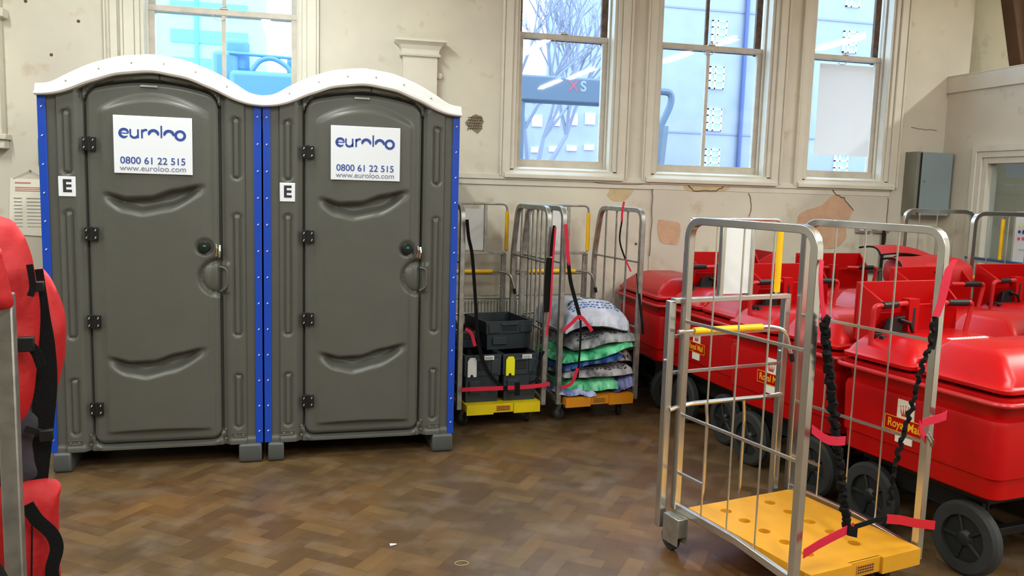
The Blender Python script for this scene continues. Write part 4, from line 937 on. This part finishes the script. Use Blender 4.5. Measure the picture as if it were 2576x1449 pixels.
# ================================================================ RED MAIL CARTS
def rrect(x0,x1,y0,y1,r,z,n=4,off=0):
    x0-=off;x1+=off;y0-=off;y1+=off; pts=[]
    for cx,cy,a0 in ((x1-r,y1-r,0),(x0+r,y1-r,PI/2),(x0+r,y0+r,PI),(x1-r,y0+r,1.5*PI)):
        for k in range(n+1): a=a0+PI/2*k/n; pts.append((cx+r*math.cos(a),cy+r*math.sin(a),z))
    return pts
CW=.80; CL=.86
def cart(loc,rot,label,hopper=True,decal=True):
    t=empty('mail_cart',loc,rot,label,'mail cart','red wheeled mail carts')
    y0,y1=-CL,0
    m=MB().loft([rrect(.03,CW-.03,y0+.03,y1-.03,.05,.37),rrect(0.005,CW-.005,y0,y1,.06,.385),rrect(0,CW,y0,y1,.06,.47),rrect(0,CW,y0,y1,.06,.476,off=.010),
        rrect(0,CW,y0,y1,.06,.700,off=.016),rrect(0,CW,y0,y1,.06,.722,off=.010),rrect(0,CW,y0,y1,.06,.732,off=-.006),rrect(0,CW,y0,y1,.06,.79,off=.004),rrect(0,CW,y0,y1,.06,.80,off=.03),rrect(0,CW,y0,y1,.06,.83,off=.03)])
    m.build('cart_body',RED,t,smooth=40)
    # lids
    def lid(ya,yb,h0,h1,slope):
        q=MB().loft([rrect(-.02,CW+.02,ya,yb,.05,.845),rrect(-.025,CW+.025,ya,yb,.05,.865),rrect(-.005,CW+.005,ya+.015,yb-.015,.05,.875),
          rrect(.015,CW-.015,ya+.02,yb-.02,.05,.90),rrect(.085,CW-.085,ya+.09*slope+.02,yb-.035,.03,h0-.008),rrect(.125,CW-.125,ya+.15*slope+.03,yb-.05,.03,h1)])
        return q.build('lid',REDL,t,smooth=38,bevel=.010,bseg=3)
    l1=lid(y0-.03,-.42,.985,1.0,1.0); l2=lid(-.41,.03,.95,.96,.7)
    # bumper tube round the rim
    pp=rrect(0,CW,y0,y1,.07,.805,off=.045,n=5); MB().tube(pp+[pp[0]],.011,8,cap=False).build('bumper_rail',REDT,t)
    # hopper at handle end
    hx0,hx1=.12,.725; hy0,hy1=-.02,.085
    def wallq(m,pts,th): m.add(pts+[tuple(Vector(p)+Vector(th)) for p in pts],[(0,1,2,3),(7,6,5,4),(0,4,5,1),(1,5,6,2),(2,6,7,3),(3,7,4,0)])
    m=MB()
    wallq(m,[(hx0,hy1+.0,.90),(hx1,hy1+.0,.90),(hx1,hy1+.0,1.205),(hx0,hy1+.0,1.205)],(0,.012,0))
    wallq(m,[(hx0,hy0,.92),(hx0,hy1,.90),(hx0,hy1,1.205),(hx0+.04,hy0-.03,1.115)],(.012,0,0))
    wallq(m,[(hx1,hy0,.92),(hx1,hy1,.90),(hx1,hy1,1.205),(hx1-.04,hy0-.03,1.115)],(-.012,0,0))
    wallq(m,[(.36,hy0,.93),(hx1-.01,hy0,.93),(hx1-.04,hy0-.03,1.10),(.36,hy0-.03,1.10)],(0,.012,0))
    wallq(m,[(hx0+.01,hy0+.03,.93),(.36,hy0+.03,.93),(.36,hy0-.01,1.06),(hx0+.04,hy0-.01,1.06)],(0,.012,0))
    wallq(m,[(hx0+.04,hy0-.03,1.09),(.34,hy0-.03,1.09),(.34,hy0-.03,1.112),(hx0+.04,hy0-.03,1.112)],(0,.03,0))
    m.box(hx0,hx1,hy0,hy1,.92,.932); m.box(.26,hx1+.02,hy0-.07,hy0+.01,.925,.942)
    m.build('bag_hopper',RED,t,bevel=.004)
    m=MB().box(.315,.385,hy0-.055,hy0-.0,.93,1.13,0).box(.342,.360,hy0-.0562,hy0-.054,.965,1.085,1); m.build('hopper_post',[RED,DARK],t,bevel=.008)
    # handles
    for s in (-1,1):
        X=lambda x:(x+.005 if s<0 else .72-x)
        zt=1.112; p=round_path([(X(.14),-.0,.87),(X(.06),-.02,.865),(X(.04),-.10,.88),(X(.02),-.125,zt),(X(.08),-.135,zt),(X(.27),-.09,zt)],.05,7)
        h=MB().tube(p,.0125,10).build('handle',REDT,t)
        MB().tube([(X(.065),-.133,zt),(X(.11),-.128,zt),(X(.18),-.112,zt)],.0175,10).build('grip',BLACK,h)
        MB().tube([(X(.08),-.125,.945),(X(.21),-.125,.945)],.014,8).build('lid_clip',BLACK,t)
    MB().loft([[(.17,-.085,.96),(.26,-.085,.96),(.26,-.05,.96),(.17,-.05,.96)],[(.19,-.08,1.03),(.29,-.08,1.035),(.29,-.05,1.035),(.19,-.05,1.03)],[(.24,-.08,1.04),(.29,-.08,1.045),(.29,-.05,1.045),(.24,-.05,1.04)]]).box(.08,.31,-.095,-.05,.935,.965).tube([(.24,-.09,1.03),(.30,-.10,1.01),(.33,-.10,.95)],.010,6).build('buckle',BLACK,t,bevel=.003)
    # chassis and wheels
    MB().box(.08,CW-.08,y0+.08,y1-.08,.33,.37).box(.10,.14,y0+.12,y1-.1,.24,.34).box(CW-.14,CW-.10,y0+.12,y1-.1,.24,.34).box(.1,CW-.1,-.74,-.70,.15,.19).box(.1,CW-.1,-.20,-.16,.15,.19).box(.12,.15,-.74,-.70,.15,.34).box(CW-.15,CW-.12,-.74,-.70,.15,.34).box(.12,.15,-.20,-.16,.15,.34).box(CW-.15,CW-.12,-.20,-.16,.15,.34).build('chassis',BLACK,t,bevel=.004)
    for wx in (.045,CW-.045):
        for wy in (-.72,-.18):
            w=MB().lathe((wx-.028,wy,.165),(1,0,0),[(.105,0),(.150,.0),(.165,.012),(.165,.044),(.150,.056),(.105,.056)],40,0,ring=True)
            w.lathe((wx-.022,wy,.165),(1,0,0),[(.02,-.004),(.03,0),(.04,.012),(.108,.012),(.112,.022),(.04,.024),(.03,.05),(.02,.052)],30,1)
            for k in range(5): a=2*PI*k/5; w.tube([(wx-.012,wy+.03*math.cos(a),.165+.03*math.sin(a)),(wx-.012,wy+.108*math.cos(a),.165+.108*math.sin(a))],.010,6,1)
            w.build('wheel',[TYRE,HUB],t)
    if decal:
        # lettering on the -x side: white cross plate, red name band, crown emblem
        sd=empty_part('livery',t); xo=-.0175
        zc=.60; yc=-.40
        MB().box(xo-.0012,xo+.004,yc-.048,yc+.048,.612,.705).box(xo-.0012,xo+.004,yc-.048,yc+.048,.50,.545).build('white_plate',CREAM,sd,smooth=0)
        b=MB().box(xo-.0024,xo+.004,yc-.115,yc+.115,.548,.618,0)
        for a in ((yc-.115,yc+.115,.548,.551),(yc-.115,yc+.115,.615,.618),(yc-.115,yc-.112,.548,.618),(yc+.112,yc+.115,.548,.618)): b.box(xo-.0030,xo+.002,*a,1)
        b.build('name_band',[RED,LOGOY],sd,smooth=0)
        text('Royal Mail',.056,'lettering',LOGOY,sd,(xo-.0036,yc,.584),(PI/2,0,-PI/2),ext=.0006,bold=.0008,sx=.82)
        m=MB(); m.box(xo-.002,xo,yc-.022,yc+.022,.628,.640)
        for k in range(5):
            yy=yc-.022+.011*k; m.prism([(yy-.004,.640),(yy+.004,.640),(yy+(yy-yc)*.35,.676-.25*abs(yy-yc))],'x',xo-.002,xo)
            m.cyl((xo-.001,yy+(yy-yc)*.35,.678-.25*abs(yy-yc)),(1,0,0),.0035,.002,8)
        m.build('crown_emblem',LOGOR,sd,smooth=0)
    return t
CT=math.radians(9.4)
A=cart((2.621,3.662,0),CT,'nearest red mail cart, behind the near trolley, white label strip on its lid')
kids=[]
lab=MB().box(.14,.385,-.475,-.452,1.0,1.0035,0).build('label_strip',LBL,A,smooth=0)
m=MB()
for k in range(9): m.box(.165+.022*k,.172+.022*k,-.468,-.459,1.0034,1.0042)
m.build('strip_print',LOGOR,lab,smooth=0)
carts=[((2.500,4.64),CT,'second red mail cart in the near file, its lettering seen through the near trolley'),
 ((2.53,5.60),math.radians(4),'red mail cart at the wall end of the near file, with a glossy domed lid'),
 ((3.56,3.50),CT,'red mail cart parked on the far side of the nearest cart, at the right edge'),
 ((3.46,4.50),CT,'red mail cart in the second file, under the open red pouch'),
 ((3.46,5.60),math.radians(6),'red mail cart in the second file, parked near the back wall below the sockets'),
 ((3.33,6.48),math.radians(-90),'red mail cart standing sideways in the corner behind the sack trolley'),
 ((4.34,4.76),CT,'red mail cart with an empty hopper in the third file, right of the red pouch'),
 ((4.45,3.68),CT,'red mail cart at the right edge, in front of the safety-notice trolley')]
def strip_copy(src,loc,rot,lab):
    c=src.copy(); COL.objects.link(c); c.location=(loc[0],loc[1],0); c.rotation_euler=(0,0,rot); c['label']=lab
    for ch in src.children:
        if ch.name.startswith('label_strip'): continue
        copy_tree(ch,c)
    return c
CC=[strip_copy(A,l,r_,lb) for l,r_,lb in carts]
# G: cart turned against the wall, behind the sack trolley's right side
G=strip_copy(A,(2.15,6.30),math.radians(-8),'red mail cart in the corner behind the sack trolley') if False else None
# open red pouch lying on the second-file cart
t=empty('mail_pouch',(3.95,4.90,1.03),math.radians(-6),'open red fabric pouch with black piping lying on a cart lid','pouch','red mail pouches')
m=MB(); secs=[]
for k in range(21):
    u=-1+2*k/20; x=.12+.27*u; e=(1-abs(u)**4)**.5
    secs.append([(x,(.21*e+.01)*math.copysign(abs(math.cos(a))**.6,math.cos(a)),.10+(.125*e+.004)*math.copysign(abs(math.sin(a))**.7,math.sin(a))+noise.noise(Vector((x*8,a*1.5,0)))*.014) for a in [2*PI*j/28 for j in range(28)]])
m.loft(secs); m.build('pouch_body',REDC,t,smooth=80)
for (xa,xb,za,zb_,ya,yb_,dn) in ((-.25,.34,.262,.13,-.03,.24,.03),(-.21,.20,.20,.075,-.23,.02,.05)):
    m=MB(); sec2=[]; ed=[]; e2=[]
    for j in range(15):
        u=j/14; xx=xa+(xb-xa)*u; zz=za+(zb_-za)*u*u+.03*math.sin(PI*u)
        row=[]
        for q in range(7):
            v=q/6; row.append((xx+.03*math.sin(PI*v),ya+(yb_-ya)*v,zz-dn*(1-v)**2-.02*math.sin(PI*v)*(-1)))
        sec2.append(row+[(a,b,c-.007) for a,b,c in row[::-1]]); ed.append((row[0][0],row[0][1],row[0][2]-.004))
        if j==0: e2=[(a,b,c-.003) for a,b,c in row]
    m.loft(sec2); fl_=m.build('flap',REDC,t,smooth=60); MB().tube(e2[::-1]+ed,.0065,6).build('piping',BLACKF,fl_)
tag(MB().box(0,.16,0,.3,0,.06).build('plastic_tray',P('grey_tray',lin(96,112,124),.4),None,loc=(4.42,5.05,1.0),rot=.16,bevel=.006),'small grey plastic tray between the red pouch and the empty hopper','tray')
# ================================================================ FOREGROUND LEFT: cage post and red pouches
fg=empty('roll_cage',(-.678,2.055,0),math.radians(5),'worn steel roll cage cut off by the left edge, hung with red pouches','trolley')
MB().box(-.019,.019,-.019,.019,.12,1.365).build('front_post',OLDSTEEL,fg,bevel=.004)
for z in (.25,.62,1.0,1.33): MB().tube([(-.016,.0,z),(-.80,.0,z)],.008,6).build('side_wire',OLDSTEEL,fg)
MB().box(-.80,.02,-.02,.80,.12,.17).build('deck',YEL2,fg,bevel=.01)
MB().box(-.80,-.765,-.019,.019,.12,1.365).build('front_post',OLDSTEEL,fg,bevel=.004)
for x,y in ((-.04,.04),(-.74,.04),(-.04,.7),(-.74,.7)): castor(fg,x,y,.05,.3,top=.12)
PO=Matrix.Translation((-.66,2.2,0))@Matrix.Rotation(math.radians(13.3),4,'Z')
def pouch(outline,th,y,lab,mat=REDC,seed=0,nz=.014,name='mail_pouch'):
    o=puff(outline,th,y,4,10,nz,seed).build(name,mat,smooth=70); o.matrix_world=PO; return tag(o,lab,'pouch','red mail pouches')
P1=pouch([(-.38,1.50),(-.20,1.535),(-.064,1.529),(-.025,1.496),(-.006,1.444),(.002,1.392),(.010,1.30),(.0,1.18),(-.02,1.06),(-.08,.98),(-.25,.95),(-.40,1.0),(-.44,1.25)],.12,.02,'tall red fabric pouch with a hooded top, hanging behind the left cage post',seed=3)
P2=pouch([(.003,1.392),(.025,1.382),(.045,1.337),(.060,1.283),(.062,1.233),(.056,1.164),(.040,1.096),(.022,1.027),(.004,.98),(-.02,1.02),(-.035,1.15),(-.03,1.30)],.13,.10,'red bulging side pouch with wide black webbing, nearest the left toilet',seed=9,nz=.01)
m=MB()
def fs_(pts,w,y,mi=0,th=.004):
    m.loft([[(p.x-w/2*c,y,p.z-w/2*s),(p.x+w/2*c,y,p.z+w/2*s),(p.x+w/2*c,y+th,p.z+w/2*s),(p.x-w/2*c,y+th,p.z-w/2*s)] for p,c,s in pathnorm([(a,0,b) for a,b in pts])],mi)
fs_([(-.006,1.40),(.0,1.34),(.006,1.28),(.014,1.21),(.016,1.12),(.006,1.02),(-.004,.94),(-.015,.85),(-.02,.78)],.050,.022)
m.build('webbing',BLACKF,P2,smooth=45)
m=MB(); fs_([(-.05,1.235),(-.02,1.233),(.0,1.215),(.012,1.175)],.022,-.055); fs_([(-.005,1.42),(.0,1.37),(-.006,1.345)],.014,-.05)
m.build('webbing',BLACKF,P1,smooth=45)
m=MB().box(-.035,.0,-.065,-.045,1.215,1.25).box(-.005,.022,-.01,.005,1.35,1.375); m.build('buckle',BLACK,P1,bevel=.003)
P3=pouch([(-.36,1.44),(-.20,1.475),(-.066,1.478),(-.047,1.44),(-.036,1.383),(-.036,1.335),(-.12,1.335),(-.30,1.34),(-.38,1.38)],.10,-.17,'red pouch flap folded over the top of the left cage post',seed=5,nz=.008)
P4=pouch([(-.30,.90),(-.10,.875),(.030,.872),(.034,.80),(.032,.70),(.034,.60),(.040,.45),(.04,.25),(-.15,.22),(-.32,.26)],.10,.02,'lower red pouch hanging near the floor at the left edge',seed=12,nz=.008)
m=MB(); fs_([(-.03,.84),(-.01,.80),(.02,.76),(.030,.72),(.018,.67),(.02,.62),(.01,.56),(-.02,.48)],.030,-.055); fs_([(-.02,.80),(-.024,.7),(-.028,.6),(-.03,.5)],.004,-.06)
m.build('webbing',BLACKF,P4,smooth=45)
P5=pouch([(-.30,1.08),(-.10,1.10),(.0,1.06),(.010,.98),(.002,.92),(.0,.86),(-.10,.84),(-.30,.86)],.09,.05,'dark grey and black pouch squeezed between the red pouches at left',mat=P('charcoal_cloth',lin(44,44,52),.8,bump=.3,bscale=30,col2=lin(60,44,56),vscale=8),seed=20,nz=.014)
m=MB(); fs_([(-.03,1.02),(.01,1.0),(.016,.985)],.018,-.02); m.box(.0,.03,-.03,-.01,.985,1.012); m.build('buckle',BLACK,P5,bevel=.002)
bm1=MB(); bungee(bm1,[(-.30,.98),(-.12,.82),(-.06,.72),(-.03,.60),(.0,.45)] and [(-.30,-.24,1.0),(-.115,-.24,.84),(-.085,-.24,.77),(-.055,-.24,.69),(-.045,-.24,.60),(-.04,-.24,.4)],.034)
o=tag(bm1.build('elastic_strap',BLACKF),'thick black elastic strap crossing the left cage post low down','strap'); o.matrix_world=PO
tag(MB().tube([(.03*math.cos(a),.022*math.sin(a),.0025) for a in [2*PI*k/20 for k in range(21)]],.0012,5,cap=False).build('rubber_band',P('band_tan',lin(200,170,110),.6),loc=(.62,3.42,0)),'tan rubber band lying on the floor left of the near trolley','rubber band')
tag(MB().add([(0,0,.001),(.03,.004,.004),(.028,.02,.001),(-.002,.014,.006)],[(0,1,2,3)]).build('paper_scrap',CREAM,loc=(.33,3.65,0)),'tiny white paper scrap on the floor, nearer the toilets than the rubber band','scrap')
# ================================================================ OUTSIDE
GR=P('outside_ground',lin(120,124,130),.9); BR=P('pale_brick',lin(140,146,162),.9,var=.1,vscale=2); 
struct(MB().box(-40,60,7.2,80,-.3,-.05),'ground_outside',GR,smooth=0)
bl=empty('apartment_building',(6.5,18,0),0,'pale brick apartment block with white casement windows outside','building')
MB().box(0,14,0,6,-.1,12).build('facade',BR,bl,smooth=0)
for z in (1.27,2.17,3.085,4.03,5.05,6.1,7.1):
    for x in (2.23,5.6,8.9):
        f=MB(); w_,h_=.36,.50
        for a in (0,w_/3,w_-.03): f.box(x+a,x+a+.035,-.04,0,z,z+h_)
        for a in (0,h_*.33,h_*.66,h_-.03): f.box(x,x+w_,-.04,0,z+a,z+a+.03)
        f=f.build('casement_window',P('window_white',lin(240,246,240),.5) if 'window_white' not in bpy.data.materials else bpy.data.materials['window_white'],bl,smooth=0)
        MB().box(x+.01,x+w_-.01,-.012,0,z+.01,z+h_-.01).build('window_pane',P('outer_pane',lin(140,180,190),.2) if 'outer_pane' not in bpy.data.materials else bpy.data.materials['outer_pane'],f,smooth=0)
MB().tube([(3.05,-.08,0),(3.05,-.08,12)],.055,8).build('drain_pipe',P('pipe_blue',lin(60,76,120),.5),bl)
for z in (3.0,5.75): MB().box(0,14,-.02,0,z,z+.04).build('string_course',P('course',lin(120,126,160),.8) if 'course' not in bpy.data.materials else bpy.data.materials['course'],bl,smooth=0)
# brick wing behind the second window with rows of lit panes
bw=empty('brick_terrace',(2.0,16,0),0,'brick terrace with rows of small white windows outside the second window','building')
MB().box(.6,4.4,0,3,-.1,3.6).build('facade',P('violet_brick',lin(150,156,190),.9,var=.12,vscale=3),bw,smooth=0)
for r_,z in enumerate((1.75,2.25,2.75,3.2)):
    m=MB()
    for k in range(9): m.box(1.0+.36*k,1.0+.36*k+.2,-.03,0,z+.03*k,z+.03*k+(.10 if r_%2 else .22))
    m.build('window_row',bpy.data.materials['window_white'],bw,smooth=0)
# machine boom with XS marking
bo=empty('loader_crane',(2.2,11,0),0,'dark blue lorry crane boom marked XS parked outside the second window','crane')
DB=P('machine_blue',lin(86,102,122),.6)
MB().box(0,1.62,-.15,.15,2.78,3.12).build('boom',DB,bo,bevel=.03)
MB().box(.25,.48,-.12,.12,1.2,2.85).build('column',DB,bo,bevel=.03)
MB().box(.3,1.0,-.2,.2,.6,1.25).build('turntable',DB,bo,bevel=.03)
MB().box(-.3,2.4,-.4,1.5,.4,.7).build('truck_bed',DB,bo,bevel=.03)
for x in (.2,1.6): MB().lathe((x,-.45,.42),(0,1,0),[(.2,-.02),(.42,0),(.45,.05),(.45,.25),(.3,.28)],24).build('truck_wheel',TYRE,bo)
text('X',.19,'boom_marking',P('xs_hazed_red',lin(160,84,104),.5),bo,(1.12,-.152,3.0),ext=.001,bold=.004); text('S',.19,'boom_marking',P('xs_hazed_white',lin(140,150,170),.6),bo,(1.26,-.152,3.0),ext=.001,bold=.004)  # letter colours muted to mimic window reflections washing out the view
MB().tube([(1.62,0,2.95),(1.9,0,2.9)],.06,8).tube(cr([(2.45,.0,2.55),(2.58,0,2.85),(2.56,0,3.0),(2.40,0,3.02)],6),.05,8).tube([(2.45,0,2.55),(2.35,0,1.2)],.12,8).build('jib',DB,bo)
# blue machine cab below left window
cb=empty('machine_cab',(-1.2,11,0),0,'blue vehicle cab with a curved guard outside the left window','vehicle')
SB=P('cab_blue',lin(84,134,176),.5)
MB().box(.2,1.3,-.5,.8,.7,2.92).box(.0,.3,-.4,.6,.7,3.15).box(.12,.42,-.35,.35,2.9,3.3).box(.85,1.1,-.3,.3,2.9,3.15).build('cab_body',SB,cb,bevel=.06,bseg=3)
MB().tube(cr([(.45,-.4,2.92),(.55,-.4,3.05),(.70,-.4,3.08),(.85,-.4,3.0),(.9,-.4,2.92)],5),.03,8).tube([(.2,-.4,3.12),(.95,-.4,3.10)],.02,8).build('guard_hoop',SB,cb)
for x in (.3,1.1): MB().lathe((x,-.55,.35),(0,1,0),[(.2,-.02),(.36,0),(.38,.05),(.38,.25),(.2,.28)],24).build('wheel',TYRE,cb)
tw=empty('cyan_block',(-3.6,20,0),0,'pale cyan office block with banded windows outside the left window','building')
MB().box(.2,2.3,0,4,-.1,7.5).build('facade',P('cyan_wall',lin(150,220,228),.7),tw,smooth=0)
for z in [1.0+.6*k for k in range(10)]: MB().box(.5,2.1,-.03,0,z,z+.28).build('window_band',P('cyan_glass',lin(96,180,200),.3) if 'cyan_glass' not in bpy.data.materials else bpy.data.materials['cyan_glass'],tw,smooth=0)
MB().box(.0,.14,-.05,.1,-.1,7.6).box(1.0,1.08,-.06,0,-.1,7.5).build('mullion_post',P('teal_post',lin(90,150,170),.6),tw,smooth=0)
# bare tree outside second window
tr=empty('bare_tree',(3.3,13,0),0,'bare branching tree outside the second window','tree')
m=MB()
def br(p,d,L,r,k):
    q=p+d*L; m.tube([p,(p+q)/2+Vector((random.uniform(-.04,.04),0,0))*L,q],[r,r*.85,r*.65],5)
    if k<=0: return
    for j in range(3):
        dd=(d+Vector((random.uniform(-.7,.7),random.uniform(-.4,.4),random.uniform(-.1,.5)))).normalized(); br(q,dd,L*random.uniform(.65,.85),r*.62,k-1)
br(Vector((0,0,0)),Vector((0,0,1)),1.5,.09,5)
m.build('branches',P('bark',lin(128,132,150),.8),tr)
